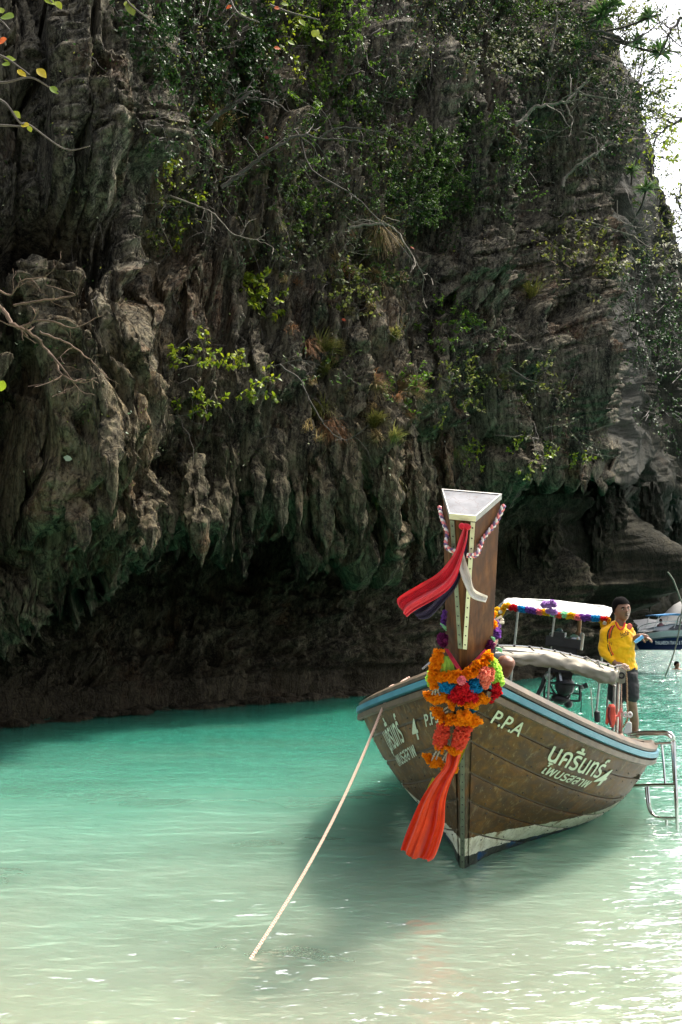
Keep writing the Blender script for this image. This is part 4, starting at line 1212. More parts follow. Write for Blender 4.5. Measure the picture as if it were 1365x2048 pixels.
pom_thing('pale lilac flowers behind the orange blossoms on the post', [(992, 1246, 8, -.3, 'lilac'), (997, 1252, 6, -.3, 'lilac')])
pom_thing('small blue rosette half hidden under the yellow blossom', [(947, 1420, 6, .10, 'blue'), (937, 1448, 5, .1, 'blue'), (952, 1415, 6, .1, 'yellow')])
jb = empty('jasmine_buds', bp(1000, 1240, -.3), 'white jasmine bud tips sticking out right of the post', 'flower')
mb = MB()
for a, b in (((990, 1240), (1004, 1233)), ((992, 1246), (1008, 1245)), ((1000, 1242), (1007, 1238))):
    mb.tube([bp(*a, -.3) - jb.location, bp(*b, -.3) - jb.location], [.004, .010], 6)
mb.build('bud', PC['white'], jb)
for k, (a, b) in enumerate((((881, 1247), (893, 1258)), ((982, 1274), (990, 1280)), ((992, 1296), (1004, 1301)))):
    mb = MB(); off = -.1
    for j in range(3):
        mb.tube([bp(a[0] + j * 2, a[1] + j, off), bp((a[0] + b[0]) / 2, (a[1] + b[1]) / 2 - 2 + j * 2, off), bp(b[0], b[1] + j * 3 - 3, off)], .005, 5)
    o = mb.build('ribbon_bow', PC['mint'])
    tag(o, ['mint green ribbon bow under the lilac spike', 'mint green ribbon beside the round purple pompom', 'mint green ribbon ends below the right magenta pompom'][k], 'ribbon', 'small mint ribbons on the post')

# cloths
def cloth_mat(name, color, sheen=.3):
    t = NT(name); v = t.coord('Object')
    w = t.n('ShaderNodeTexWave'); w.inputs['Scale'].default_value = 240; w.inputs['Distortion'].default_value = 1; t.l(v, w.inputs[0])
    n = t.noise(v, 14, 4)
    c = t.ramp(n, [(.3, tuple(x * .8 for x in color)), (.7, tuple(min(.95, x * 1.1) for x in color))])
    t.set(Color=c, Rough=.75, Sheen=sheen, Spec=.2, Normal=t.bump(t.noise(v, 300, 2), .15, .002))
    tr = t.n('ShaderNodeBsdfTranslucent'); t.l(c, tr.inputs[0]); mx = t.n('ShaderNodeMixShader'); mx.inputs[0].default_value = .45
    t.l(t.b.outputs[0], mx.inputs[1]); t.l(tr.outputs[0], mx.inputs[2]); t.l(mx.outputs[0], t.out.inputs[0]); return t.m
REDC = cloth_mat('orange_red_satin', (.98, .085, .010)); CRIM = cloth_mat('crimson_cloth', (.70, .022, .045)); NAVY = cloth_mat('dark_violet_cloth', (.035, .022, .075)); WHC = cloth_mat('white_gauze', (.74, .71, .66))
PINKR = cloth_mat('pink_ribbon', (.80, .06, .12)); LIMEC = cloth_mat('lime_cloth', (.45, .70, .10)); YELR = cloth_mat('yellow_green_ribbon', (.50, .46, .03))
def drape(rows, name, m, label, cat, off=.0, nfold=3, amp=.02, seed=0, ny=48, nx=40, depth=None, sway=0., group=None):
    """rows: (left px, right px, row px left, row px right, depth off); cloth hangs in real folds"""
    r0 = rows[0]
    key = []
    for (x0, y0, x1, y1, D) in rows: key.append((at(x0, y0, D), at(x1, y1, D)))
    Lp = catmull([k[0] for k in key], 12); Rp = catmull([k[1] for k in key], 12)
    n = len(Lp); G = np.zeros((n, nx, 3)); width0 = max((a - b).length for a, b in zip(Lp, Rp))
    rr_ = np.random.default_rng(seed); ph = rr_.uniform(0, 6)
    for i in range(n):
        q = i / (n - 1); w = (Rp[i] - Lp[i]).length
        for j in range(nx):
            u = j / (nx - 1); p = Lp[i].lerp(Rp[i], u)
            f = math.sin(u * nfold * 2 * math.pi + ph + .8 * math.sin(q * 2.5 + seed)) + .4 * math.sin(u * nfold * 4.6 * math.pi + ph * 2 + q * 3) + .22 * math.sin(u * nfold * 11 * math.pi + ph + 5 * q) * q + .5 * float(noise3(np.array([u * 5 + seed]), np.array([q * 4]), np.array([.5])).item())
            g_ = amp * (.35 + .65 * w / width0) * f
            G[i, j] = (p.x + g_ * .25, p.y + g_ * 1.0, p.z + (sway * math.sin(u * 5 + seed) * q ** 3))
    base = Vector(G[0, nx // 2].tolist())
    mb = MB(); A = np.concatenate([G, (G + np.array([0, .0025, 0]))[:, ::-1]], 1); A = np.concatenate([A, A[:, :1]], 1) - np.array(base)
    mb.grid(A); o = mb.build(name, m); o.location = base
    tag(o, label, cat, group); return o
D1 = stemdepth(1500) - .10
drape([(893, 1490, 925, 1500, D1), (890, 1530, 915, 1535, D1 - .04), (868, 1560, 903, 1562, D1 - .07), (842, 1600, 893, 1600, D1 - .08), (817, 1655, 890, 1655, D1 - .08), (801, 1700, 874, 1708, D1 - .08), (803, 1706, 862, 1722, D1 - .08)],
      'hanging_cloth', REDC, 'long orange red cloth hanging from the prow garlands over the hull', 'cloth', 0, 1.7, .040, 2, sway=.01)
drape([(944, 1455, 948, 1455, D1 + .08), (925, 1500, 931, 1500, D1 + .06), (905, 1545, 911, 1548, D1)], 'ribbon', YELR, 'narrow yellow green ribbon right of the long red cloth', 'ribbon', 0, 1, .002, 1)
drape([(866, 1555, 874, 1560, D1), (858, 1570, 864, 1574, D1), (854, 1582, 857, 1590, D1)], 'ribbon', YELR, 'yellow green ribbon end showing left of the long red cloth', 'ribbon', 0, 1, .002, 3)
Dt = stemdepth(1055) - .05
drape([(930, 1052, 937, 1058, Dt), (921, 1075, 935, 1080, Dt - .02), (908, 1110, 926, 1115, Dt - .04), (880, 1145, 912, 1160, Dt - .06), (840, 1170, 885, 1190, Dt - .08), (798, 1196, 832, 1220, Dt - .1), (800, 1215, 814, 1234, Dt - .1)],
      'scarf', CRIM, 'crimson scarf tail blowing left from the top of the prow', 'scarf', 0, 1.2, .030, 5, group='scarf tails tied under the prow top')
drape([(934, 1055, 938, 1058, Dt + .03), (926, 1080, 937, 1085, Dt + .03), (914, 1115, 931, 1125, Dt + .02), (895, 1155, 916, 1170, Dt), (868, 1185, 893, 1200, Dt), (848, 1205, 860, 1235, Dt), (826, 1222, 838, 1238, Dt)],
      'scarf', NAVY, 'dark violet scarf tail behind the crimson one', 'scarf', 0, 2, .012, 6, group='scarf tails tied under the prow top')
drape([(929, 1062, 933, 1058, Dt + .01), (924, 1080, 930, 1074, Dt), (920, 1110, 929, 1105, Dt), (920, 1140, 936, 1132, Dt), (931, 1172, 943, 1152, Dt - .02), (945, 1196, 950, 1178, Dt - .02), (972, 1205, 976, 1192, Dt)],
      'scarf', WHC, 'white gauze scarf tail curling right across the post', 'scarf', 0, 1, .010, 7, group='scarf tails tied under the prow top')
# pink V ribbon and lime cloth round the post
for k, (a, b, c_, lb) in enumerate(((( 893, 1296), (905, 1318), (922, 1342), 'pink ribbon running down the left side of the prow V'), ((974, 1298), (955, 1318), (930, 1344), 'pink ribbon running down the right side of the prow V'))):
    drape([(a[0] - 4, a[1], a[0] + 4, a[1] + 2, stemdepth(a[1]) + .12), (b[0] - 4, b[1], b[0] + 5, b[1] - 1, stemdepth(b[1]) + .02), (c_[0] - 5, c_[1], c_[0] + 4, c_[1], stemdepth(c_[1]) - .03)], 'ribbon', PINKR, lb, 'ribbon', 0, 1, .003, k, group='pink ribbons round the prow')
drape([(888, 1312, 900, 1312, stemdepth(1312) + .05), (884, 1330, 908, 1330, stemdepth(1330)), (880, 1352, 912, 1352, stemdepth(1352) - .02)], 'cloth', LIMEC, 'lime green cloth wrapped round the left of the post', 'cloth', 0, 3, .006, 3, group='lime cloths')
drape([(950, 1345, 975, 1332, stemdepth(1340)), (938, 1356, 965, 1350, stemdepth(1355) - .02), (930, 1366, 960, 1362, stemdepth(1365) - .03)], 'cloth', LIMEC, 'lime green cloth wrapped round the right of the post', 'cloth', 0, 3, .006, 4, group='lime cloths')
# braided scarf round the prow top
br = empty('braided_scarf', at(925, 1050, Dt), 'braided pink, white and violet scarf tied round the prow top', 'scarf')
def locz(sx, sy, z, o=.03):
    o = o * .55 + (.018 if sy == 0 else .010)
    y, wf, wb, dd, n = stem_sec(z); f = np.array([sx * (wf + (wb - wf) * sy + o), y, z]); 
    f = f + n * (dd * sy - (o if sy == 0 else 0)); return BM @ Vector(f.tolist())
path = catmull([locz(-1, 1.0, 2.22, .02), locz(-1, .75, 2.19, .015), locz(-1, .3, 2.17, .0), locz(-1, 0, 2.15, .012), locz(-.2, 0, 2.13, .03), locz(.4, 0, 2.12, .03), locz(1, 0, 2.13, .012), locz(1, .3, 2.165, .0), locz(1, .7, 2.20, .015), locz(1, 1.0, 2.26, .02)], 16)
BRC = [simple('braid_pink', (.75, .22, .22), .8), simple('braid_white', (.75, .70, .66), .8), simple('braid_violet', (.16, .10, .20), .8)]
for s_ in range(3):
    pts = []; rr_ = []
    for i, p in enumerate(path):
        a = i * .62 + s_ * 2.094; d = (path[min(i + 1, len(path) - 1)] - path[max(i - 1, 0)]).normalized(); u_ = d.orthogonal().normalized(); u_ = (Vector((0, 0, 1)) - d * d.z).normalized(); v_ = d.cross(u_)
        pts.append(p + u_ * math.sin(a) * .008 + v_ * math.sin(2 * a) * .006 - br.location); rr_.append(.0070 + .0016 * math.cos(a))
    mb = MB(); mb.tube(pts, rr_, 8); mb.build('braid_strand', BRC[s_], br)
mb = MB(); kc = at(931, 1054, Dt) - br.location; mb.ball(kc, .026, 10, 8, (1.3, .8, .8)); mb.ball(kc + Vector((-.02, -.01, .004)), .018, 10, 8); mb.build('knot', CRIM, br)

# flowers along the rear canopy
cg = empty('canopy_garland', BM @ bat(1010, 1216, Y0c - .28), 'multicoloured row of small blossoms along the front edge of the white canopy', 'garland')
cols = ['yellow'] * 2 + ['red'] * 3 + ['blue'] * 3 + ['purple'] * 4 + ['pink'] * 2 + ['yellow'] * 3 + ['mint'] * 2 + ['coral'] * 2 + ['mint'] * 2 + ['yellow'] * 3 + ['pink'] * 2 + ['purple'] * 4 + ['blue'] * 3 + ['red'] * 3
for i, c in enumerate(cols):
    q = (i + .5) / len(cols); x = 1008 + 208 * q + random.gauss(0, .4); y = 1212 + 27 * q + 2.5 * math.sin(q * 3) + random.gauss(0, .7)
    place(random.choice(POM[c]), BM @ bat(x, y, Y0c - .3), .040, cg)
bq = empty('flower_bouquet', BM @ bat(1100, 1220, Y0c - .4), 'lilac flower bunch in the middle of the canopy edge', 'bouquet')
for k in range(13):
    place(random.choice(POM['lilac']), BM @ bat(1100 + random.uniform(-13, 12), 1216 + random.uniform(-12, 12), Y0c - .4), random.uniform(.030, .046), bq)
for x, y, lb in ((999, 1224, 'yellow blossoms hanging at the left end of the canopy'), (1208, 1246, 'yellow blossoms hanging at the right end of the canopy by the man')):
    yb = empty('flower_bunch', BM @ bat(x, y, Y0c - .3), lb, 'bouquet', 'yellow bunches at the canopy ends')
    for dx, dy in ((-4, -4), (5, 0), (2, 5), (-1, 6), (8, -6)): place(random.choice(POM['yellow']), BM @ bat(x + dx, y + dy, Y0c - .3), .038, yb)
    place(POM['white'][0], BM @ bat(x + 2, y, Y0c - .33), .025, yb)

# ================================================================== PEOPLE
def voxel(parts, size, smooth_it=2):
    """joins closed lofts into one continuous skin"""
    me = parts.mesh('tmp'); o = bpy.data.objects.new('tmp', me); col.objects.link(o)
    rm = o.modifiers.new('r', 'REMESH'); rm.mode = 'VOXEL'; rm.voxel_size = size; rm.use_smooth_shade = True
    if smooth_it:
        sm = o.modifiers.new('s', 'SMOOTH'); sm.iterations = smooth_it; sm.factor = .5
    dg = bpy.context.evaluated_depsgraph_get(); m2 = bpy.data.meshes.new_from_object(o.evaluated_get(dg))
    bpy.data.objects.remove(o); return m2
def limb(mb, pts, rs, n=14, sq=(1., 1.)):
    """tapered limb along points; rs = radius or (rx, ry) pairs"""
    P_ = catmull(pts, 5); m = len(P_); K = len(pts) - 1; rings = []
    prev = None
    for i, p in enumerate(P_):
        q = i / (m - 1) * K; k = min(int(q), K - 1); t = q - k; t = t * t * (3 - 2 * t)
        a_, b_ = rs[k], rs[k + 1]
        a_ = a_ if hasattr(a_, '__len__') else (a_, a_); b_ = b_ if hasattr(b_, '__len__') else (b_, b_)
        rx = a_[0] * (1 - t) + b_[0] * t; ry = a_[1] * (1 - t) + b_[1] * t
        d = (P_[min(i + 1, m - 1)] - P_[max(i - 1, 0)]).normalized()
        ref = Vector((1, 0, 0)) if abs(d.x) < .8 else Vector((0, 0, 1))
        x = (ref - d * ref.dot(d)).normalized(); y = d.cross(x)
        rings.append([p + x * math.cos(2 * math.pi * j / n) * rx + y * math.sin(2 * math.pi * j / n) * ry for j in range(n)])
    # round the ends
    def cap_ring(rg, c, d, r_):
        return [c + (v - c) * .55 + d * r_ * .5 for v in rg]
    c0 = P_[0]; d0 = (P_[0] - P_[1]).normalized(); c1 = P_[-1]; d1 = (P_[-1] - P_[-2]).normalized()
    r0 = (rings[0][0] - c0).length; r1 = (rings[-1][0] - c1).length
    rings = [cap_ring(rings[0], c0, d0, r0)] + rings + [cap_ring(rings[-1], c1, d1, r1)]
    mb.loft(rings)
def head_shape(mb, c, H, rot):
    """skull, jaw, nose, brow, lips and ears; H = head height; face towards rot * -Y"""
    c = Vector(c); nu, nv = 36, 30; rings = []
    for j in range(nv + 1):
        v = -1 + 2 * j / nv; v = max(-.999, min(.999, math.sin(v * math.pi / 2)))
        z = v * .5; ring = []
        for i in range(nu):
            a = 2 * math.pi * i / nu; fx, fy = math.sin(a), -math.cos(a)   # a = 0: front
            s = math.sqrt(1 - v * v)
            w = .345 if v > -.1 else .345 - .10 * ((-v - .1) / .9) ** 1.2
            l = .43
            x = fx * s ** .8 * w; y = fy * s ** .8 * l
            fr = max(0, -fy)
            if v < 0: y *= (1 - .12 * (-v)) if fy < 0 else (1 - .55 * (-v) ** 1.1)
            if fy < 0 and abs(fx) < .8:
                g = lambda x0, z0, sx, sz: math.exp(-((x - x0) / sx) ** 2 - ((z - z0) / sz) ** 2)
                y -= .10 * g(0, -.09, .055, .07) + .05 * g(0, -.02, .035, .09)      # nose
                y -= .030 * g(0, .09, .20, .035)                                     # brow
                y += .040 * (g(.12, .02, .06, .035) + g(-.12, .02, .06, .035))        # eye hollows
                y -= .030 * g(0, -.225, .10, .022) + .028 * g(0, -.265, .08, .02)     # lips
                y += .012 * g(0, -.247, .10, .008)
                y -= .035 * g(0, -.37, .10, .06)                                      # chin
                y -= .02 * (g(.18, -.06, .07, .07) + g(-.18, -.06, .07, .07))         # cheeks
            ring.append(c + rot @ (Vector((x, y + .02, z)) * H))
        rings.append(ring)
    mb.loft(rings)
    for s in (-1, 1):
        mb.ball(c + rot @ (Vector((s * .335, .05, -.03)) * H), .11 * H, 8, 6, (.28, .6, 1), rot.to_3x3() if hasattr(rot, 'to_3x3') else rot)
def skin_mat(name, colr):
    t = NT(name); v = t.coord('Object'); n = t.noise(v, 18, 4)
    t.set(Color=t.ramp(n, [(.3, tuple(c * .75 for c in colr)), (.7, tuple(c * 1.15 for c in colr))]), Rough=.5, Spec=.4, Normal=t.bump(t.noise(v, 120, 2), .1, .002)); return t.m
SKIN1 = skin_mat('brown_skin', (.20, .095, .055)); SKIN2 = skin_mat('tanned_skin', (.20, .085, .045))
HAIR = simple('black_hair', (.006, .005, .005), .95, var=.3, scale=90, spec=.05)
EYEW = simple('eye_white', (.5, .48, .45), .3); LIPS = simple('lips', (.05, .018, .015), .5)
def face_parts(o, c, H, rot, skin):
    for s in (-1, 1):
        mb = MB(); mb.ball(c + rot @ (Vector((s * .115, -.362, .025)) * H), .040 * H, 10, 8, (1.15, .55, .5)); e = mb.build('eye', EYEW, o)
        mb = MB(); mb.ball(c + rot @ (Vector((s * .115, -.384, .025)) * H), .019 * H, 8, 6, (1, .6, 1)); mb.build('pupil', HAIR, e)
        mb = MB(); mb.tube([c + rot @ (Vector((s * .06, -.405, .078)) * H), c + rot @ (Vector((s * .12, -.402, .095)) * H), c + rot @ (Vector((s * .185, -.36, .078)) * H)], [.018 * H, .026 * H, .014 * H], 6); mb.build('eyebrow', HAIR, o)
    mb = MB(); mb.tube([c + rot @ (Vector((x * 1.1, -.43, -.165)) * H) for x in (-.08, 0, .08)], [.010 * H, .018 * H, .010 * H], 6); mb.tube([c + rot @ (Vector((x, -.435 + abs(x) * .5, -.246 + abs(x) * .25)) * H) for x in (-.10, -.05, 0, .05, .10)], [.006 * H, .02 * H, .022 * H, .02 * H, .006 * H], 6); mb.build('mouth', LIPS, o)
def hair_cap(o, c, H, rot, low=.14, name='hair'):
    mb = MB(); nu, nv = 30, 14; rings = []
    for j in range(nv + 1):
        th = j / nv * 1.75; ring = []
        for i in range(nu):
            a = 2 * math.pi * i / nu; fx, fy = math.sin(a), -math.cos(a)
            lim = 1.75 if fy > -.1 else 1.75 - .62 * min(1, (-fy - .1) / .5)
            t_ = min(th, lim); s = max(math.sin(t_), .02); v = math.cos(t_)
            ring.append(c + rot @ (Vector((fx * s ** .8 * .372, fy * s ** .8 * .452 * (1 if v > 0 else 1 - .3 * -v) + .02, v * .535)) * H))
        rings.append(ring)
    mb.loft(rings[::-1]); mb.build(name, HAIR, o)
def hand(mb, wrist, dirv, up, s=1., curl=.5, thumb=1):
    """palm with four fingers and a thumb; dirv = towards the fingers, up = back of the hand"""
    d = Vector(dirv).normalized(); u = (Vector(up) - d * Vector(up).dot(d)).normalized(); sd = d.cross(u)
    pc_ = Vector(wrist)
    limb(mb, [pc_, pc_ + d * .045 * s, pc_ + d * .085 * s], [(.024 * s, .018 * s), (.036 * s, .016 * s), (.036 * s, .014 * s)], 12)
    for k, L in enumerate((.068, .078, .072, .055)):
        b = pc_ + d * .082 * s + sd * (k - 1.5) * .0185 * s; p = [b]; dd_ = d.copy(); q = Matrix.Rotation(-curl * .9, 3, sd)
        for f in (.45, .32, .23):
            p.append(p[-1] + dd_ * L * f * s); dd_ = q @ dd_
        limb(mb, p, [.0095 * s, .009 * s, .0085 * s, .007 * s], 8)
    t0 = pc_ + d * .02 * s + sd * thumb * .028 * s
    limb(mb, [t0, t0 + (d * .5 + sd * thumb * .6 - u * .3) * .045 * s, t0 + (d * .9 + sd * thumb * .6 - u * .6) * .07 * s], [.013 * s, .011 * s, .009 * s], 8)

# ---- man in the yellow jersey
DM = 11.9
man = empty('person', at(1256, 1472, DM), 'man in a yellow long sleeved football jersey and black shorts standing at the boat stern', 'person')
MO = man.location.copy()
def mp_(px, py, dy=0.): return at(px, py, DM + dy) - MO
rotm = (Matrix.Rotation(R(10), 3, 'Z') @ Matrix.Rotation(R(-8), 3, 'Y')).to_4x4().to_3x3()
hc = mp_(1244, 1219, -.02); HH = .285
mb = MB()
head_shape(mb, hc, HH, rotm)
limb(mb, [mp_(1238, 1262, .02), mp_(1241, 1246, .01), mp_(1243, 1232, 0)], [.075, .060, .058])
limb(mb, [mp_(1246, 1352, .03), mp_(1243, 1325, .02), mp_(1240, 1295, .02), mp_(1238, 1270, .03), mp_(1238, 1256, .04)], [(.155, .11), (.14, .10), (.150, .11), (.150, .10), (.10, .07)], 20)
# arms: his right (left in the photo) hangs to the boom, his left rests on the rail holding a cup
limb(mb, [mp_(1217, 1258, .03), mp_(1210, 1285, .05), mp_(1210, 1303, .03), mp_(1222, 1318, -.05), mp_(1231, 1327, -.1)], [.060, .050, .043, .034, .028])
hand(mb, mp_(1231, 1327, -.1), (1, -.3, -.35), (0, -.5, 1), 1.0, .9)
limb(mb, [mp_(1256, 1262, .03), mp_(1263, 1274, .12), mp_(1267, 1281, .06), mp_(1273, 1276, -.06), mp_(1278, 1272, -.12)], [.058, .048, .043, .036, .030])
hand(mb, mp_(1278, 1271, -.12), (1, -.35, -.35), (.3, -.2, 1), 1.15, .75, 1)
# legs
limb(mb, [mp_(1237, 1350, .05), mp_(1235, 1385, .1), mp_(1236, 1408, .12), mp_(1238, 1440, .16), mp_(1240, 1468, .2)], [.10, .082, .060, .052, .036])
limb(mb, [mp_(1257, 1350, 0), mp_(1260, 1385, -.05), mp_(1264, 1408, -.03), mp_(1269, 1440, .03), mp_(1271, 1466, .05)], [.10, .080, .058, .054, .034])
for x, dy in ((1240, .2), (1271, .05)):
    limb(mb, [mp_(x - 1, 1466, dy + .05), mp_(x + 1, 1471, dy - .04), mp_(x + 2, 1473, dy - .14)], [(.036, .035), (.042, .028), (.038, .016)])
me = voxel(mb, .009, 1); me.materials.clear(); me.materials.append(SKIN1); link('body', me, man)
face_parts(man, hc, HH, rotm, SKIN1); hair_cap(man, hc, HH, rotm)
JERSEY = NT('yellow_jersey'); _v = JERSEY.coord('Object'); _n = JERSEY.noise(_v, 6, 3)
JERSEY.set(Color=JERSEY.ramp(_n, [(.3, (.78, .36, .004)), (.7, (.88, .46, .008))]), Rough=.8, Spec=.15, Sheen=.2, Normal=JERSEY.bump(JERSEY.noise(JERSEY.coord('Object', (1, 1, .5)), 9, 3, .6, .8), .7, .03)); JERSEY = JERSEY.m
def noisy(me, amp, f, seed=0):
    n = len(me.vertices); co = np.zeros(n * 3, np.float32); me.vertices.foreach_get('co', co); co = co.reshape(-1, 3)
    no = np.zeros(n * 3, np.float32); me.vertices.foreach_get('normal', no); no = no.reshape(-1, 3)
    w = amp * (ridged(co[:, 0] * f + co[:, 2] * f * .5 + seed, co[:, 1] * f, co[:, 2] * f * 1.4, 2) - .4)
    co += no * w[:, None]; me.vertices.foreach_set('co', co.ravel()); me.update()
mb = MB()
limb(mb, [mp_(1246, 1338, .03), mp_(1245, 1325, .02), mp_(1241, 1295, .02), mp_(1239, 1270, .03), mp_(1239, 1257, .03)], [(.165, .125), (.155, .118), (.162, .125), (.162, .115), (.10, .085)], 22)
limb(mb, [mp_(1222, 1257, .03), mp_(1215, 1264, .03), mp_(1209, 1285, .05), mp_(1209, 1303, .03), mp_(1220, 1316, -.04), mp_(1226, 1322, -.07)], [.06, .075, .064, .058, .050, .044])
limb(mb, [mp_(1250, 1257, .03), mp_(1256, 1263, .04), mp_(1263, 1274, .11)], [.06, .066, .056])
limb(mb, [mp_(1233, 1254, .04), mp_(1237, 1250, .02)], [.085, .078])
me = voxel(mb, .010, 3); noisy(me, .012, 6); me.materials.clear(); me.materials.append(JERSEY); jersey = link('jersey', me, man)
BLK = simple('black_cloth', (.012, .012, .013), .85, var=.3, scale=12); REDS = simple('red_stripe', (.62, .05, .02), .8)
mb = MB(); limb(mb, [mp_(1264, 1275, .12), mp_(1268, 1281, .05), mp_(1274, 1276, -.06)], [.052, .048, .040]); mb.build('black_cuff', BLK, man)
# sleeve stripes and the print on the chest
def onbody(pts, r, m, name, par, n=4, flat=.4):
    mb = MB(); P_ = catmull([mp_(*p) for p in pts], n); mb.tube(P_, r, 6); return mb.build(name, m, par)
onbody([(1227, 1251, -.085), (1221, 1262, -.095), (1219, 1280, -.03), (1222, 1298, -.05), (1227, 1310, -.07)], .009, REDS, 'red_stripe', jersey)
onbody([(1224, 1252, -.08), (1217, 1264, -.075), (1215.5, 1282, -.02), (1218, 1299, -.035), (1224, 1312, -.075)], .007, BLK, 'black_stripe', jersey)
onbody([(1230, 1250, -.08), (1224, 1262, -.10), (1222, 1280, -.045), (1225, 1298, -.06)], .005, BLK, 'black_stripe', jersey)
me = text_mesh("Fly", .055, .3); t_ = link('chest_print', me, jersey, BLK); t_.location = mp_(1249, 1266, -.145); t_.rotation_euler = (R(90), R(10), R(8)); 
me = text_mesh("Emirates", .085, .3); t_ = link('chest_print', me, jersey, BLK); t_.location = mp_(1243, 1276, -.155); t_.scale = (.36, 1, 1); t_.rotation_euler = (R(90), R(-22), R(8))
mb = MB(); mb.ball(mp_(1259.5, 1253, -.12), .034, 12, 8, (1, .25, 1.1)); mb.build('badge', simple('red_badge', (.6, .12, .08), .6), jersey)
onbody([(1232, 1245, -.05), (1236, 1254, -.12), (1242, 1259, -.14), (1248, 1254, -.12), (1250, 1246, -.05)], .012, REDS, 'collar', jersey)
# shorts
mb = MB()
limb(mb, [mp_(1247, 1334, .03), mp_(1247, 1350, .03), mp_(1247, 1360, .03)], [(.158, .115), (.168, .125), (.150, .11)], 20)
limb(mb, [mp_(1237, 1350, .05), mp_(1234, 1375, .09), mp_(1234, 1398, .11)], [.105, .102, .098])
limb(mb, [mp_(1257, 1350, 0), mp_(1260, 1375, -.03), mp_(1262, 1396, -.04)], [.105, .104, .100])
me = voxel(mb, .010, 2); noisy(me, .008, 6, 4); me.materials.clear(); me.materials.append(BLK); link('shorts', me, man)
cup = empty('plastic_cup', at(1278, 1279, DM - .2), 'small blue bottle cap end held in the left hand of the man in yellow', 'bottle')
mb = MB(); mb.tube([Vector((-.03, 0, -.02)), Vector((.05, 0, .035))], .021, 12); mb.tube([Vector((-.05, 0, -.033)), Vector((-.03, 0, -.02))], .016, 12)
mb.build('bottle_body', simple('blue_plastic', (.12, .35, .60), .35), cup)

# ---- person squatting on the foredeck, mostly behind the post
DS = 9.0
sq = empty('person', at(985, 1372, DS), 'shaven headed person in black shorts squatting on the foredeck behind the prow post', 'person')
SO = sq.location.copy()
def sp_(px, py, dy=0.): return at(px, py, DS + dy) - SO
rots = (Matrix.Rotation(R(-8), 3, 'Z')).to_3x3(); hs_c = sp_(969, 1193); HS = .235
mb = MB(); head_shape(mb, hs_c, HS, rots)
limb(mb, [sp_(962, 1235, .1), sp_(965, 1215, .03), sp_(967, 1203, 0)], [.075, .058, .055])
limb(mb, [sp_(950, 1345, .2), sp_(953, 1310, .18), sp_(956, 1270, .14), sp_(958, 1242, .12)], [(.16, .13), (.15, .12), (.17, .12), (.13, .10)], 20)
limb(mb, [sp_(960, 1345, .2), sp_(985, 1332, .05), sp_(1016, 1325, -.15)], [.095, .085, .064])
limb(mb, [sp_(1018, 1323, -.15), sp_(1010, 1342, -.08), sp_(999, 1358, -.02), sp_(990, 1375, .02)], [.062, .060, .052, .040])
limb(mb, [sp_(985, 1376, .05), sp_(992, 1380, -.05), sp_(996, 1382, -.12)], [(.04, .035), (.042, .028), (.035, .018)])
limb(mb, [sp_(945, 1345, .2), sp_(925, 1330, .05), sp_(905, 1325, -.05)], [.095, .085, .064])
limb(mb, [sp_(905, 1325, -.05), sp_(912, 1350, 0), sp_(918, 1375, .02)], [.062, .055, .040])
limb(mb, [sp_(978, 1247, .1), sp_(987, 1280, .02), sp_(975, 1300, -.15)], [.052, .045, .034])
hand(mb, sp_(975, 1300, -.15), (-.6, -.6, -.2), (0, -.3, 1), 1, .6)
limb(mb, [sp_(938, 1247, .1), sp_(928, 1280, .02), sp_(935, 1300, -.15)], [.052, .045, .034])
hand(mb, sp_(935, 1300, -.15), (.6, -.6, -.2), (0, -.3, 1), 1, .6)
me = voxel(mb, .010, 1); me.materials.clear(); me.materials.append(SKIN2); link('body', me, sq)
face_parts(sq, hs_c, HS, rots, SKIN2)
mb = MB(); limb(mb, [sp_(950, 1352, .2), sp_(952, 1335, .2), sp_(953, 1318, .18)], [(.17, .14), (.175, .145), (.16, .13)], 18)
limb(mb, [sp_(962, 1343, .18), sp_(984, 1331, .05), sp_(1003, 1326, -.07)], [.11, .105, .092]); limb(mb, [sp_(943, 1343, .18), sp_(925, 1330, .05)], [.11, .10])
me = voxel(mb, .011, 2); me.materials.clear(); me.materials.append(BLK); link('shorts', me, sq)
mb = MB(); limb(mb, [sp_(953, 1322, .18), sp_(956, 1270, .14), sp_(958, 1240, .12)], [(.165, .135), (.182, .132), (.12, .10)], 18)
me = voxel(mb, .011, 2); me.materials.clear(); me.materials.append(simple('dark_vest', (.02, .02, .025), .9)); link('vest', me, sq)

# ---- swimmers
def swimmer(px, py, D, label, s=1.):
    w = empty('person', Vector((at(px, py, D).x, D, 0)), label, 'person')
    mb = MB(); r3 = Matrix.Rotation(R(30), 3, 'Z'); c = Vector((0, 0, .16)) * s
    head_shape(mb, c, .24 * s, r3); limb(mb, [Vector((0, 0, -.2)), Vector((0, 0, .08))], [.07, .06]); limb(mb, [Vector((-.2, 0, -.08)), Vector((0, .02, -.02)), Vector((.2, 0, -.08))], [.07, .09, .07])
    limb(mb, [Vector((0, .05, -.7)), Vector((0, .02, -.3)), Vector((0, .02, -.05))], [(.14, .1), (.17, .11), (.16, .09)])
    me = voxel(mb, .012, 1); me.materials.clear(); me.materials.append(SKIN2); link('body', me, w); hair_cap(w, c, .24 * s, r3)
swimmer(1354, 1322, 36, 'swimmer with only the dark haired head above water near the speedboat')

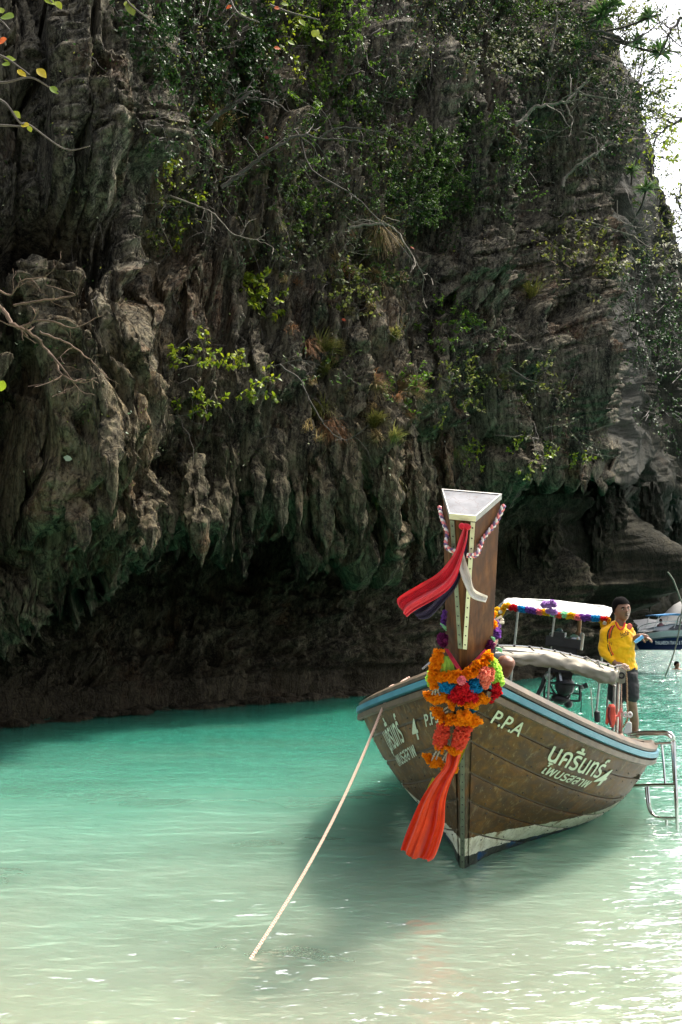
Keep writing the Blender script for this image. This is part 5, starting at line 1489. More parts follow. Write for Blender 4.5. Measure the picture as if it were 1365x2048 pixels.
# ================================================================== ROPES AND SMALL THINGS ON THE BOAT
def rope_mat(name, c1, c2):
    t = NT(name); w = t.n('ShaderNodeTexWave'); w.inputs['Scale'].default_value = 26; w.inputs['Distortion'].default_value = 1.5; w.wave_type = 'BANDS'; w.bands_direction = 'DIAGONAL'
    t.l(t.coord('Object'), w.inputs[0]); t.set(Color=t.ramp(w.outputs['Fac'], [(.2, c1), (.8, c2)]), Rough=.9, Normal=t.bump(w.outputs['Fac'], .6, .006)); return t.m
ROPE = rope_mat('pale_rope', (.42, .26, .19), (.66, .46, .36)); ROPE2 = rope_mat('brown_rope', (.22, .13, .07), (.40, .26, .15)); ROPEG = rope_mat('grey_green_rope', (.10, .11, .08), (.25, .25, .19))
def twisted(pts, r, m, parent, name='rope', turns=34.):
    """three-strand rope"""
    P_ = catmull(pts, 26); Ls = 0; acc = [0]
    for a, b in zip(P_[:-1], P_[1:]): Ls += (b - a).length; acc.append(Ls)
    mb = MB(); u0 = None
    for s_ in range(3):
        q = []
        for i, p in enumerate(P_):
            d = (P_[min(i + 1, len(P_) - 1)] - P_[max(i - 1, 0)]).normalized(); u_ = Vector((1, 0, 0)) - d * d.x; u_.normalize(); v_ = d.cross(u_)
            a = acc[i] * turns + s_ * 2.094; q.append(p + (u_ * math.cos(a) + v_ * math.sin(a)) * r * .55)
        mb.tube(q, r * .62, 6)
    return mb.build(name, m, parent)
r_end = ground(498, 1924); r_top = BM @ bat(781, 1379, .05)
und = ground(360, 2052, -.12)
rp = empty('mooring_rope', r_top, 'long pale mooring rope running from the bow rail down into the shallow water', 'rope')
n_ = 14; pts = []
for i in range(n_ + 1):
    q = i / n_; p = r_top.lerp(r_end, q); p.z -= .12 * math.sin(q * math.pi); pts.append(p - rp.location)
pts += [r_end.lerp(ground(430, 1985), .6) + Vector((.01, 0, -.016)) - rp.location, ground(395, 2015) + Vector((0, 0, -.018)) - rp.location, ground(360, 2050) + Vector((0, 0, -.03)) - rp.location, ground(250, 2200, -.06) - rp.location]
dense = []
for a, b in zip(pts[:-1], pts[1:]):
    for k in range(6): dense.append(a.lerp(b, k / 6))
twisted(dense, .0085, ROPE, rp, 'rope', 60)
knot = [BM @ bat(x, y, .1) - rp.location for x, y in ((781, 1378), (784, 1374), (790, 1377), (800, 1368))]
twisted([BM @ bat(783, 1383, .0) - rp.location, BM @ bat(781, 1378, .03) - rp.location, BM @ bat(785, 1374, .1) - rp.location, BM @ bat(797, 1371, .3) - rp.location, BM @ bat(810, 1362, .5) - rp.location, BM @ bat(819, 1356, .55) - rp.location], .014, ROPE, rp, 'rope_end', 60)
# ropes hanging from the awning corner
hp = empty('hanging_rope', BM @ bat(1251, 1335, 4.1), 'brown rope hanging from the awning corner with a bow knot at its end', 'rope', 'ropes at the awning corner')
H0 = hp.location.copy(); bq_ = lambda x, y, yl=4.1: BM @ bat(x, y, yl) - H0
twisted([bq_(1251, 1333), bq_(1254, 1360), bq_(1255, 1400), bq_(1256, 1436)], .008, ROPE2, hp)
mb = MB(); 
for dx, dy in ((-4, 0), (3, -2), (0, 4), (5, 3), (-2, -5)): mb.ball(bq_(1251 + dx, 1335 + dy), .022, 8, 6, (1.2, .8, .8))
mb.build('knot', ROPE, hp)
for s_ in (-1, 1):
    mb = MB(); P_ = [bq_(1256, 1429), bq_(1256 + s_ * 5, 1425), bq_(1256 + s_ * 8, 1430), bq_(1256 + s_ * 4, 1434), bq_(1256, 1431)]; mb.tube(catmull(P_, 4), .012, 6); mb.build('bow_loop', CANVAS, hp)
twisted([bq_(1256, 1434), bq_(1252, 1445), bq_(1246, 1455)], .007, ROPE2, hp, 'rope_tail'); twisted([bq_(1256, 1434), bq_(1254, 1447)], .007, ROPE2, hp, 'rope_tail')
hp2 = empty('hanging_rope', BM @ bat(1243, 1350, 4.15), 'thin white cord hanging beside the awning post', 'rope', None); H0 = hp2.location.copy()
twisted([BM @ bat(1243, 1350, 4.15) - H0, BM @ bat(1243, 1400, 4.15) - H0, BM @ bat(1241, 1462, 4.15) - H0], .0055, ROPE, hp2)
pk = simple('pink_cord', (.55, .17, .15), .85, var=.3)
pr = empty('pink_rope', BM @ bat(1238, 1425, 4.0), 'faded pink rope tied in a knot round the awning post', 'rope'); H0 = pr.location.copy(); bq_ = lambda x, y, yl=4.0: BM @ bat(x, y, yl) - H0
twisted([bq_(1229, 1431), bq_(1236, 1432), bq_(1240, 1424), bq_(1243, 1418), bq_(1240, 1428), bq_(1241, 1445), bq_(1240, 1462)], .010, pk, pr); twisted([bq_(1240, 1424), bq_(1246, 1423)], .008, pk, pr)
bw = empty('white_buoy', BM @ bat(1256, 1462, 3.9), 'white plastic wedge shaped fender sitting on the port rail', 'fender'); H0 = bw.location.copy(); bq_ = lambda x, y, yl=3.9: BM @ bat(x, y, yl) - H0
mb = MB(); fr_ = [(1246, 1466), (1264, 1472), (1264, 1446), (1260, 1443), (1255, 1444)]
mb.loft([[bq_(x, y, 3.85) for x, y in fr_], [bq_(x, y, 4.05) for x, y in fr_]]); o = mb.build('fender_body', simple('white_plastic', (.62, .60, .55), .5, var=.1), bw); bv = o.modifiers.new('b', 'BEVEL'); bv.width = .008; bv.segments = 2
lj = empty('life_jacket', BM @ bat(1222, 1440, 3.95), 'orange life jacket propped against the awning post', 'life jacket'); H0 = lj.location.copy(); bq_ = lambda x, y, yl=3.95: BM @ bat(x, y, yl) - H0
LJ = simple('orange_life_jacket', (.80, .12, .07), .7, bump=.3, bscale=20)
mb = MB()
for fr_, y0, y1 in (([(1211, 1448), (1213, 1420), (1219, 1408), (1228, 1408), (1231, 1415), (1224, 1422), (1216, 1450)], 3.95, 4.08), ([(1222, 1412), (1231, 1412), (1232, 1440), (1228, 1456), (1221, 1454)], 3.90, 4.0)):
    mb.loft([[bq_(x, y, y0) for x, y in fr_], [bq_(x, y, y1) for x, y in fr_]])
me = voxel(mb, .01, 3); me.materials.clear(); me.materials.append(LJ); link('foam_panel', me, lj)
mb = MB(); mb.tube([bq_(1219, 1414, 3.86), bq_(1218, 1432, 3.86), bq_(1222, 1450, 3.86)], .014, 6); mb.build('strap', simple('dark_red_strap', (.16, .02, .02), .8), lj)
bt = empty('small_bottle', BM @ bat(1195, 1434, 3.7), 'small dark can standing on the side deck left of the life jacket', 'can')
mb = MB(); mb.tube([Vector((0, 0, -.05)), Vector((0, 0, .05))], .03, 12); mb.ball((0, 0, .05), .03, 10, 6, (1, 1, .5)); mb.build('can_body', BLACKM, bt)

# rope hanging into the sea at the right
vr = empty('anchor_rope', ground(1331, 1354), 'thin green grey rope rising from the water at the right edge of the bay', 'rope'); V0 = vr.location.copy(); VD = V0.y
vp = lambda x, y, dy=0.: at(x, y, VD + dy) - V0
mb = MB(); mb.tube(catmull([vp(1330, 1356), vp(1340, 1330), vp(1350, 1300), (vp(1357, 1270)), vp(1363, 1232), vp(1366, 1215), vp(1370, 1212)], 8), .022, 6); mb.build('rope', ROPEG, vr)
mb = MB(); mb.tube(catmull([vp(1336, 1144), vp(1346, 1158), vp(1353, 1175), vp(1360, 1195), vp(1366, 1210), vp(1364, 1226)], 8), .026, 6); mb.build('rope', ROPEG, vr)
mb = MB(); mb.tube(catmull([vp(1363, 1228), vp(1357, 1236), vp(1354, 1250)], 6), .016, 6); mb.build('rope_tail', ROPEG, vr)

# ================================================================== SPEEDBOAT FAR OUT
DSB = 62.
WH = simple('white_gelcoat', (.72, .72, .70), .3, var=.05); NAVYP = simple('navy_hull_paint', (.010, .030, .10), .35, var=.1); SKYB = simple('blue_awning_cloth', (.10, .30, .58), .8); GLS = simple('smoked_glass', (.02, .025, .03), .1)
sb = empty('speedboat', Vector((at(1262, 1290, DSB).x, DSB, 0)), 'white and navy speedboat with a blue awning moored off the far cliff', 'speedboat')
S0 = sb.location.copy(); s_ = lambda px, z, dy=0.: Vector((at(px, 1290, DSB).x - S0.x, dy, z))
sx = [0, .25, .8, 1.8, 3.5, 6.0, 9.0]; hb = [0, .35, .75, 1.1, 1.25, 1.25, 1.15]
def sb_hull(z0f, z1f, name, m, ex=0.):
    mb = MB(); rg = []
    for x, w in zip(sx, hb):
        z0, z1 = z0f(x), z1f(x); q0 = .55 + .45 * min(1, max(0, z0)); q1 = .55 + .45 * min(1, z1)
        rg.append([Vector((x * 1.0 + (1 - z0) * .5, -w * q0 - ex, z0)), Vector((x + (1 - z1) * .5, -w * q1 - ex, z1)), Vector((x + (1 - z1) * .5, w * q1 + ex, z1)), Vector((x + (1 - z0) * .5, w * q0 + ex, z0))])
    mb.loft(rg); return mb.build(name, m, sb)
sb_hull(lambda x: -.3, lambda x: .22 + .0 * x, 'hull_bottom', NAVYP); 
sb_hull(lambda x: .2, lambda x: .46 + .32 * min(1, x / 2.2), 'hull_band', NAVYP, .01)
sb_hull(lambda x: .46 + .32 * min(1, x / 2.2), lambda x: .80 + .38 * min(1, x / 2.), 'hull_topside', WH, .0)
mb = MB(); mb.tube([Vector((x + .1, -w - .02, .50 + .32 * min(1, x / 2.2))) for x, w in zip(sx, hb)], .025, 6); mb.build('sheer_stripe', simple('green_stripe', (.05, .12, .09), .4), sb)
mb = MB(); mb.loft([[Vector((x, -w, 1.15)), Vector((x + .1, -w * .8, z)), Vector((x + .1, w * .8, z)), Vector((x, w, 1.15))] for x, w, z in ((.6, .4, 1.18), (1.5, .7, 1.35), (2.6, .9, 1.55), (4.2, 1.0, 1.6), (5.0, 1.0, 1.25))]); mb.build('cabin', WH, sb)
for x0, x1 in ((2.0, 3.0), (3.1, 4.6)):
    mb = MB(); mb.loft([[Vector((x0, -1.02, 1.22)), Vector((x1, -1.02, 1.22)), Vector((x1 - .1, -.88, 1.50)), Vector((x0 + .5, -.84, 1.50))], [Vector((x0, -.98, 1.22)), Vector((x1, -.98, 1.22)), Vector((x1 - .1, -.84, 1.50)), Vector((x0 + .5, -.80, 1.50))]]); mb.build('cabin_window', GLS, sb)
mb = MB(); mb.loft([[Vector((x, -1.05, z)), Vector((x, 1.05, z)), Vector((x, 1.05, z + .09)), Vector((x, -1.05, z + .09))] for x, z in ((1.3, 2.0), (2.6, 2.1), (4.0, 2.02), (5.2, 1.85))]); mb.build('awning', SKYB, sb)
for x in (1.5, 2.7, 4.0, 4.9):
    for yy_ in (-.95, .95):
        mb = MB(); mb.tube([Vector((x, yy_, 2.02)), Vector((x - .35, yy_, 1.2))], .022, 6); mb.build('awning_pole', WH, sb)
mb = MB(); mb.tube(catmull([Vector((.3, -.35, 1.0)), Vector((.6, -.5, 1.45)), Vector((2, -.95, 1.7)), Vector((4.6, -1.1, 1.66))], 6), .022, 6); mb.build('bow_rail', STEEL, sb)
me = text_mesh("THALIAREON TRAVEL & TOUR", .30); t_ = link('hull_lettering', me, sb, simple('pale_letters', (.6, .66, .66), .5)); t_.location = Vector((1.10, -1.30, .32)); t_.rotation_euler = (R(90), 0, 0)
co = [v.co.x for v in me.vertices]; t_.scale = (1.95 / (max(co) - min(co)), 1, 1)
mb = MB(); mb.ball((3.45 + .35, -1.27, .50), .2, 12, 8, (1.2, .1, .9)); mb.build('hull_emblem', simple('pale_emblem', (.62, .60, .50), .5), sb)
bb = tag(MB().build('x', WH) if False else empty('blue_bag', S0 + Vector((3.6, -1.0, 1.22)), 'blue folded cloth on the speedboat rail'), cat='cloth')
mb = MB(); mb.ball((0, 0, 0), .28, 12, 8, (1.4, .5, .45)); mb.ball((.4, 0, -.1), .2, 10, 6, (1.4, .5, .5)); me = voxel(mb, .03, 1); noisy(me, .05, 5); me.materials.clear(); me.materials.append(SKYB); link('folded_cloth', me, bb)
ORG = simple('orange_vest', (.85, .20, .12), .7); PNK = simple('pink_top', (.75, .35, .35), .7)
def small_person(x, y, z, m, label):
    w = empty('person', S0 + Vector((x, y, z)), label, 'person')
    mb = MB(); limb(mb, [Vector((0, 0, 0)), Vector((0, 0, .25)), Vector((0, 0, .5))], [(.16, .12), (.18, .13), (.12, .09)]); limb(mb, [Vector((0, 0, .5)), Vector((0, 0, .6))], [.06, .055]); head_shape(mb, Vector((0, 0, .7)), .24, Matrix.Identity(3))
    limb(mb, [Vector((-.17, 0, .45)), Vector((-.24, -.05, .25)), Vector((-.15, -.2, .12))], [.05, .045, .035]); limb(mb, [Vector((.17, 0, .45)), Vector((.24, -.05, .25)), Vector((.15, -.2, .12))], [.05, .045, .035])
    limb(mb, [Vector((-.08, 0, 0)), Vector((-.1, -.35, 0)), Vector((-.1, -.4, -.4))], [.09, .07, .05]); limb(mb, [Vector((.08, 0, 0)), Vector((.1, -.35, 0)), Vector((.1, -.4, -.4))], [.09, .07, .05])
    me = voxel(mb, .022, 1); me.materials.clear(); me.materials.append(SKIN2); link('body', me, w)
    mb = MB(); limb(mb, [Vector((0, 0, .02)), Vector((0, 0, .25)), Vector((0, 0, .47))], [(.19, .15), (.21, .16), (.16, .12)]); mb.build('life_vest', m, w); hair_cap(w, Vector((0, 0, .7)), .24, Matrix.Identity(3))
small_person(4.05, -.6, 1.15, ORG, 'passenger in an orange vest at the right edge of the speedboat')
small_person(3.45, .4, 1.2, PNK, 'passenger in a pink top behind the speedboat rail')
small_person(2.0, .3, 1.05, PNK, 'passenger sitting under the blue awning of the speedboat')
# second boat behind with a tall white cover
DC = 74.; cb = empty('covered_boat', Vector((at(1290, 1290, DC).x, DC, 0)), 'boat under a big white peaked cover behind the speedboat', 'boat')
C0 = cb.location.copy()
mb = MB(); mb.loft([[Vector((x, -w, .0)), Vector((x, -w * 1.1, .9)), Vector((x, w * 1.1, .9)), Vector((x, w, 0))] for x, w in ((-.8, .1), (.2, .8), (2, 1.2), (6, 1.3), (9, 1.2))]); mb.build('hull', WH, cb)
G = np.zeros((40, 12, 3))
for i in range(40):
    q = i / 39; x = -.9 + 9 * q; top = np.interp(x, [-.9, .2, .9, 1.3, 2.2, 3.0, 3.6, 8], [1.75, 1.95, 1.80, 2.0, 2.9, 3.3, 3.3, 2.4])
    for j in range(12):
        a = j / 11; yy_ = -1.5 + 3 * a; G[i, j] = (x, yy_, .95 + (top - .95) * math.sin(a * math.pi) ** .6 + .05 * noise3(x * 2, yy_ * 2, 0.5))
mb = MB(); mb.grid(G); mb.build('white_cover', CANVAS, cb)

# ================================================================== VEGETATION
vr_ = np.random.default_rng(11)
LEAF = {
 'dark': leaf_mat('dark_glossy_leaf', [(0, (.012, .030, .008)), (.6, (.022, .060, .012)), (1, (.045, .11, .018))], .5, .25, .25),
 'green': leaf_mat('green_leaf', [(0, (.022, .050, .010)), (.6, (.050, .100, .018)), (1, (.11, .18, .03))], .55, .25, .4),
 'bright': leaf_mat('bright_green_leaf', [(0, (.040, .085, .010)), (.6, (.085, .165, .015)), (1, (.17, .28, .02))], .55, .25, .45),
 'lime': leaf_mat('yellow_green_leaf', [(0, (.10, .16, .012)), (.6, (.22, .29, .015)), (1, (.36, .38, .02))], .45, .4, .45),
 'yellow': leaf_mat('yellow_leaf', [(0, (.30, .25, .015)), (.6, (.50, .36, .015)), (1, (.62, .42, .02))], .45, .4, .45),
 'olive': leaf_mat('olive_leaf', [(0, (.06, .08, .015)), (.55, (.16, .19, .03)), (.9, (.28, .29, .05)), (1, (.45, .43, .25))], .55, .25, .35),
 'pale': leaf_mat('pale_backed_leaf', [(0, (.035, .055, .018)), (.5, (.09, .11, .035)), (.8, (.26, .26, .15)), (1, (.5, .49, .38))], .6, .2, .3),
 'red': leaf_mat('withered_red_leaf', [(0, (.45, .05, .015)), (1, (.65, .14, .03))], .5, .3, .4),
 'straw': leaf_mat('dry_grass', [(0, (.14, .10, .04)), (.6, (.32, .23, .10)), (1, (.48, .35, .17))], .7, .2, .3),
 'grass': leaf_mat('green_grass', [(0, (.09, .10, .02)), (.6, (.20, .20, .045)), (1, (.34, .30, .09))], .6, .3, .35),
 'rust': leaf_mat('rusty_grass', [(0, (.18, .08, .03)), (1, (.42, .22, .11))], .7, .2, .3),
 'white': leaf_mat('white_blossom', [(0, (.45, .43, .33)), (1, (.72, .70, .60))], .6, .3, .3),
 'palm': leaf_mat('rosette_leaf', [(0, (.030, .075, .018)), (.6, (.075, .15, .035)), (1, (.20, .28, .09))], .4, .5, .3)}
BARK = simple('grey_bark', (.055, .046, .036), .85, var=.45, scale=14); BARKL = simple('pale_dead_wood', (.14, .12, .09), .85, var=.35, scale=14); BARKB = simple('brown_twig', (.10, .060, .035), .85, var=.4)

class Leaves:
    def __init__(s): s.V = []; s.F = []; s.A = []; s.n = 0
    def leaf(s, p, d, up, L, w, bend=.15, rnd=None):
        """folded six-point leaf"""
        d = d.normalized(); sd = d.cross(up)
        if sd.length < 1e-4: sd = d.orthogonal()
        sd.normalize(); u = sd.cross(d)
        k = s.n
        s.V += [p, p + d * L * .38 + sd * w * .5 + u * L * .05, p + d * L * .75 + sd * w * .36 - u * L * bend * .5, p + d * L - u * L * bend, p + d * L * .75 - sd * w * .36 - u * L * bend * .5, p + d * L * .38 - sd * w * .5 + u * L * .05]
        s.F += [(k, k + 1, k + 5), (k + 1, k + 2, k + 4), (k + 1, k + 4, k + 5), (k + 2, k + 3, k + 4)]
        r = vr_.random() if rnd is None else rnd
        s.A += [r] * 6; s.n += 6
    def blade(s, p, d, L, w, droop, seg=3):
        """long narrow blade that bends down"""
        d = d.normalized(); sd = d.cross(Vector((0, 0, 1)))
        if sd.length < 1e-3: sd = Vector((1, 0, 0))
        sd.normalize(); q = Vector(p); dd_ = d.copy(); r = vr_.random(); k = s.n; rows = []
        for i in range(seg + 1):
            t = i / seg; ww = w * (1 - t ** 2) * (.6 + .8 * min(t * 3, 1)) * .5 + .0008
            s.V += [q + sd * ww, q - sd * ww]; s.A += [r, r]; s.n += 2
            if i: a = k + 2 * (i - 1); s.F += [(a, a + 2, a + 3), (a, a + 3, a + 1)]
            q = q + dd_ * L / seg; dd_ = (dd_ + Vector((0, 0, -droop / seg))).normalized()
    def build(s, name, m, parent=None, origin=Vector((0, 0, 0))):
        V = np.array([tuple(v) for v in s.V]) - np.array(origin)
        me = fast_mesh(name, V, np.array(s.F), m); set_rnd(me, s.A[:len(me.vertices)]); return link(name, me, parent)
def rv(s=1.): return Vector(vr_.normal(0, s, 3).tolist())
def twig_path(p, d, L, n=6, curl=.25, grav=0.):
    pts = [Vector(p)]; d = Vector(d).normalized()
    for i in range(n):
        d = (d + rv(curl) * .6 + Vector((0, 0, grav))).normalized(); pts.append(pts[-1] + d * L / n)
    return pts
def shrub(px, py, rx, ry, ntw, lm, lab, lpx=7., tl=.55, nl=14, grav=-.02, wood=BARK, cat='shrub', name='shrub', out=.15, grp=None, up=.25, fold=.55, front=0., vol=.25):
    """twigs rooted on the rock inside an ellipse of the photo, leaves along them"""
    p0, n0 = hit(px, py + ry * .4); base = p0 - n0 * .05
    o = empty(name, base, lab, cat, grp); lv = Leaves(); mb = MB()
    for k in range(ntw):
        a = vr_.uniform(0, 6.283); q = vr_.random() ** .5; x = px + math.cos(a) * q * rx; y = py + math.sin(a) * q * ry
        p, n = hit(x, y); D = p.y; s = D / 20.
        c = p + n * (out + vol * vr_.random() * (1 - q * .6)) * s
        tow = at(x, y, 1.) - Vector((0, 0, CAMH)); 
        c = c - tow.normalized() * front * (1 - q * q) * s
        d = n * .7 + Vector((math.cos(a) * q * .9, 0, -math.sin(a) * q * .7 + up)) + rv(.35)
        P_ = twig_path(c, d, tl * s * vr_.uniform(.5, 1.1), 5, .3, grav)
        mb.tube([base.lerp(c, .65) - base, c - base], [.012 * s, .009 * s], 3, False) if k % 5 == 0 else None
        mb.tube([v - base for v in P_], [.008 * s, .007 * s, .006 * s, .005 * s, .004 * s, .003 * s], 3, False)
        L = lpx * (1.2 if lpx < 9 else .95) / FPX * D
        for j in range(int(nl * 1.5)):
            t = vr_.uniform(.15, 1.) * 5; i = min(int(t), 4); b = P_[i].lerp(P_[i + 1], t - i)
            dr = (P_[i + 1] - P_[i]).normalized()
            ld = dr * .6 + rv(.6) + Vector((0, 0, -.15)); LL = L * vr_.uniform(.6, 1.25)
            lv.leaf(b, ld, (n * .5 + Vector((0, 0, 1)) + rv(.5)), LL, LL * fold)
    lv.build('foliage', LEAF[lm], o, base)['kind'] = 'stuff'; mb.build('branch', wood, o)['kind'] = 'stuff'
    return o

# creeping leaf cover and wiry dead twigs spread over the upper wall: nobody could count these
def cover(n, dens, lm, name, lab, lpx, seed=0, fold=.55, out=.06):
    lv = Leaves(); c = 0; t_ = 0
    while c < n and t_ < n * 12:
        t_ += 1; x = vr_.uniform(-10, 1375); y = vr_.uniform(-20, 960)
        if vr_.random() > dens(x, y): continue
        p, nn = hit(x, y); s = p.y / 20.
        for _ in range(3):
            L = lpx / FPX * p.y * vr_.uniform(.5, 1.3); q = p + nn * (out * s * vr_.random() * 3) + rv(.10 * s)
            lv.leaf(q, nn * .6 + rv(.8) + Vector((0, 0, -.4)), nn + rv(.6), L, L * fold)
        c += 1
    o = lv.build(name, LEAF[lm]); tag(o, lab, None, None, 'stuff'); return o
def nz2(x, y, f, s): return float(noise3(np.array([x * f]), np.array([y * f]), np.array([s]))[0])
def d_green(x, y):
    top = max(0, 1 - y / 480) * .9 if x > 290 else max(0, .04)
    if 300 < x < 920 and y < 520: top = max(top, .75)
    if x > 900: top = max(top * 1.1, max(0, .5 - y / 900))
    return top * min(1, max(0, .25 + 1.9 * nz2(x, y, .011, 3.1)))
def d_any(x, y): return min(1, max(0, .10 + .9 * nz2(x, y, .010, 9.1))) * (.7 if 300 < x < 1200 else .18)
cover(2600, d_green, 'dark', 'creeping_leaves', 'dark creeping leaves scattered over the upper cliff', 6.5)
cover(1700, d_green, 'olive', 'creeping_leaves', 'olive creeping leaves scattered over the upper cliff', 5.5)
cover(600, d_any, 'pale', 'creeping_leaves', 'pale withered leaves caught over the cliff face', 5.0)
mb = MB(); c = 0
while c < 950:
    x = vr_.uniform(0, 1365); y = vr_.uniform(-10, 900)
    if vr_.random() > (.15 + .85 * max(0, 1 - y / 600)) * min(1, max(.04, .3 + 1.4 * nz2(x, y, .008, 5.7))) * (1 if x > 280 else .12): continue
    p, n = hit(x, y); s = p.y / 20.
    P_ = twig_path(p + n * .02, n * .5 + Vector((vr_.normal(0, .6), 0, vr_.normal(-.3, .7))), vr_.uniform(.4, 1.3) * s, 6, .5, -.10)
    mb.tube(P_, [.0075 * s, .007 * s, .006 * s, .005 * s, .004 * s, .003 * s, .002 * s], 3, False); c += 1
tag(mb.build('dead_twigs', BARK), 'tangle of thin dead twigs and aerial roots over the upper cliff', None, None, 'stuff')

# shrubs (photo column, row, radii, twigs, leaf kind, description)
S = shrub
S(395, 70, 140, 95, 230, 'dark', 'large glossy dark green shrub hanging over the top left of the cliff', 9.5, .6, 15, -.1)
S(470, 165, 75, 70, 110, 'dark', 'glossy dark shrub below the large one, left of the brown rock rib', 8.5, .55, 13, -.1)
S(300, 60, 50, 70, 45, 'dark', 'dark shrub at the edge of the striped upper left buttress', 9, .5, 12, -.1)
S(345, 250, 70, 60, 60, 'dark', 'thin dark shrub in the recess right of the left buttress', 7, .6, 8, -.08)
S(660, 60, 85, 70, 110, 'bright', 'bright green shrub at the top centre of the cliff', 6.5, .5, 14)
S(575, 75, 45, 60, 40, 'lime', 'light yellow green shrub on thin branches near the top centre', 8, .5, 7)
S(655, 215, 60, 55, 90, 'bright', 'bright green shrub in the middle of the upper cliff under the bare boughs', 6, .5, 14)
S(720, 300, 60, 80, 80, 'green', 'loose green shrub left of the two round bushes', 6.5, .5, 12)
S(560, 350, 55, 60, 70, 'green', 'green shrub beside the tall pale rock rib', 6, .5, 13)
S(600, 420, 30, 45, 36, 'bright', 'small yellowish bush right of the tall pale rock rib', 6, .4, 11)
S(450, 320, 60, 50, 50, 'green', 'sparse green shrub below the hanging dark shrub', 6, .5, 9)
S(740, 180, 60, 60, 70, 'dark', 'dark green shrub below the top centre of the cliff', 6, .5, 12)
S(864, 322, 40, 42, 230, 'green', 'dense round bush with bright crown, upper of the pair on the cliff', 4.6, .22, 18, .02, out=.25, up=.5, vol=.5)
S(806, 390, 32, 38, 190, 'green', 'dense round bush with bright crown, lower left of the pair', 4.6, .22, 18, .02, out=.3, up=.6, vol=.7)
S(880, 385, 42, 42, 80, 'green', 'green bush hanging below the upper round bush', 5, .35, 15, out=.2)
S(955, 262, 42, 45, 60, 'green', 'glossy green bush right of the round pair', 6, .45, 12)
S(1000, 385, 38, 50, 40, 'green', 'thin yellow green bush at the head of the layered slab', 5, .45, 10)
S(950, 60, 75, 60, 110, 'dark', 'fine dark green shrub at the top, left of the rosette plants', 4.5, .6, 14)
S(1040, 45, 75, 55, 110, 'green', 'fine green shrub along the top edge of the cliff', 4.5, .6, 14)
S(1120, 110, 70, 50, 70, 'dark', 'dark shrub under the top rosette plants', 4.5, .6, 12)
S(1130, 30, 60, 45, 80, 'green', 'leafy shrub at the top right beneath the big rosettes', 4.5, .6, 12)
S(1070, 140, 95, 32, 70, 'pale', 'row of pale backed leaves on grey branches near the top right', 9, .6, 9)
S(985, 125, 60, 30, 50, 'pale', 'pale leaved branch left of the long grey bough', 9, .5, 8)
S(1090, 215, 28, 40, 25, 'green', 'small green sprig below the grey bough', 5, .4, 9)
S(1165, 535, 72, 48, 62, 'olive', 'olive shrub with broad leaves on the right part of the cliff', 9, .7, 8, wood=BARKB)
S(1345, 520, 50, 45, 45, 'white', 'twiggy shrub with white blossoms at the right edge', 6, .6, 5, wood=BARKL)
S(521, 592, 26, 32, 40, 'lime', 'bright yellow green tuft of leaves left of the centre of the cliff', 12, .22, 8, front=.3)
S(400, 716, 32, 28, 26, 'lime', 'yellow green sprig, upper one of the two above the left hollow', 12, .25, 7, front=.3)
S(402, 806, 30, 22, 18, 'lime', 'yellow green sprig, lower one of the two above the left hollow', 12, .22, 7, front=.3)
S(497, 765, 32, 32, 24, 'lime', 'yellow green sprig on a thin stem beside the two stacked ones', 12, .26, 7, front=.3)
S(342, 462, 28, 18, 16, 'lime', 'small light green sprig at the foot of the striped buttress', 9, .4, 7)
S(335, 385, 32, 32, 30, 'lime', 'yellowish thicket at the edge of the left buttress', 7, .5, 9, wood=BARKB)
S(690, 590, 40, 45, 48, 'olive', 'olive green leaves on the middle rock rib', 9, .4, 8)
S(640, 520, 70, 50, 50, 'pale', 'sparse pale leaved creeper in the middle of the wall', 8, .5, 7)
S(760, 540, 32, 50, 40, 'green', 'small leaved green shrub right of the orange leaves', 6, .4, 10)
S(740, 420, 40, 30, 40, 'green', 'green twigs below the round bushes', 6, .5, 9)
S(888, 655, 50, 28, 48, 'bright', 'bright green sprays at mid height right of centre', 6, .4, 10)
S(965, 690, 36, 40, 24, 'green', 'sparse sprays on the layered wall above the prow', 6, .5, 8)
S(925, 790, 55, 52, 50, 'olive', 'bushy olive sprays above the prow of the boat', 7, .6, 8)
S(800, 780, 30, 35, 30, 'bright', 'green plant growing among dry grass right of centre', 6, .35, 10)
S(1050, 765, 45, 40, 30, 'olive', 'thin sprays right of the prow at mid height', 6, .5, 8)
S(1095, 860, 60, 50, 34, 'pale', 'grey twiggy shrub low on the right wall', 5, .7, 6)
S(1060, 915, 26, 26, 22, 'lime', 'small light green plant above the low cave right of the prow', 7, .35, 8)
S(1150, 925, 14, 26, 12, 'lime', 'small light green plant hanging above the cave mouth', 7, .35, 7)
S(945, 925, 14, 24, 10, 'lime', 'light green sprig just left of the prow top', 7, .3, 7)
S(640, 740, 60, 22, 24, 'green', 'thin leafy creeper across the middle of the wall', 6, .5, 7)
S(1225, 40, 55, 50, 70, 'olive', 'airy shrub against the sky at the top right', 5, .8, 9)
S(1275, 170, 45, 45, 50, 'olive', 'airy shrub on the cliff shoulder at the right', 6, .8, 7)
S(1290, 235, 24, 50, 34, 'lime', 'yellow green vine on the cliff edge against the sky', 7, .8, 7)
S(1300, 300, 24, 34, 26, 'lime', 'lower yellow green vine on the cliff edge', 7, .7, 7)

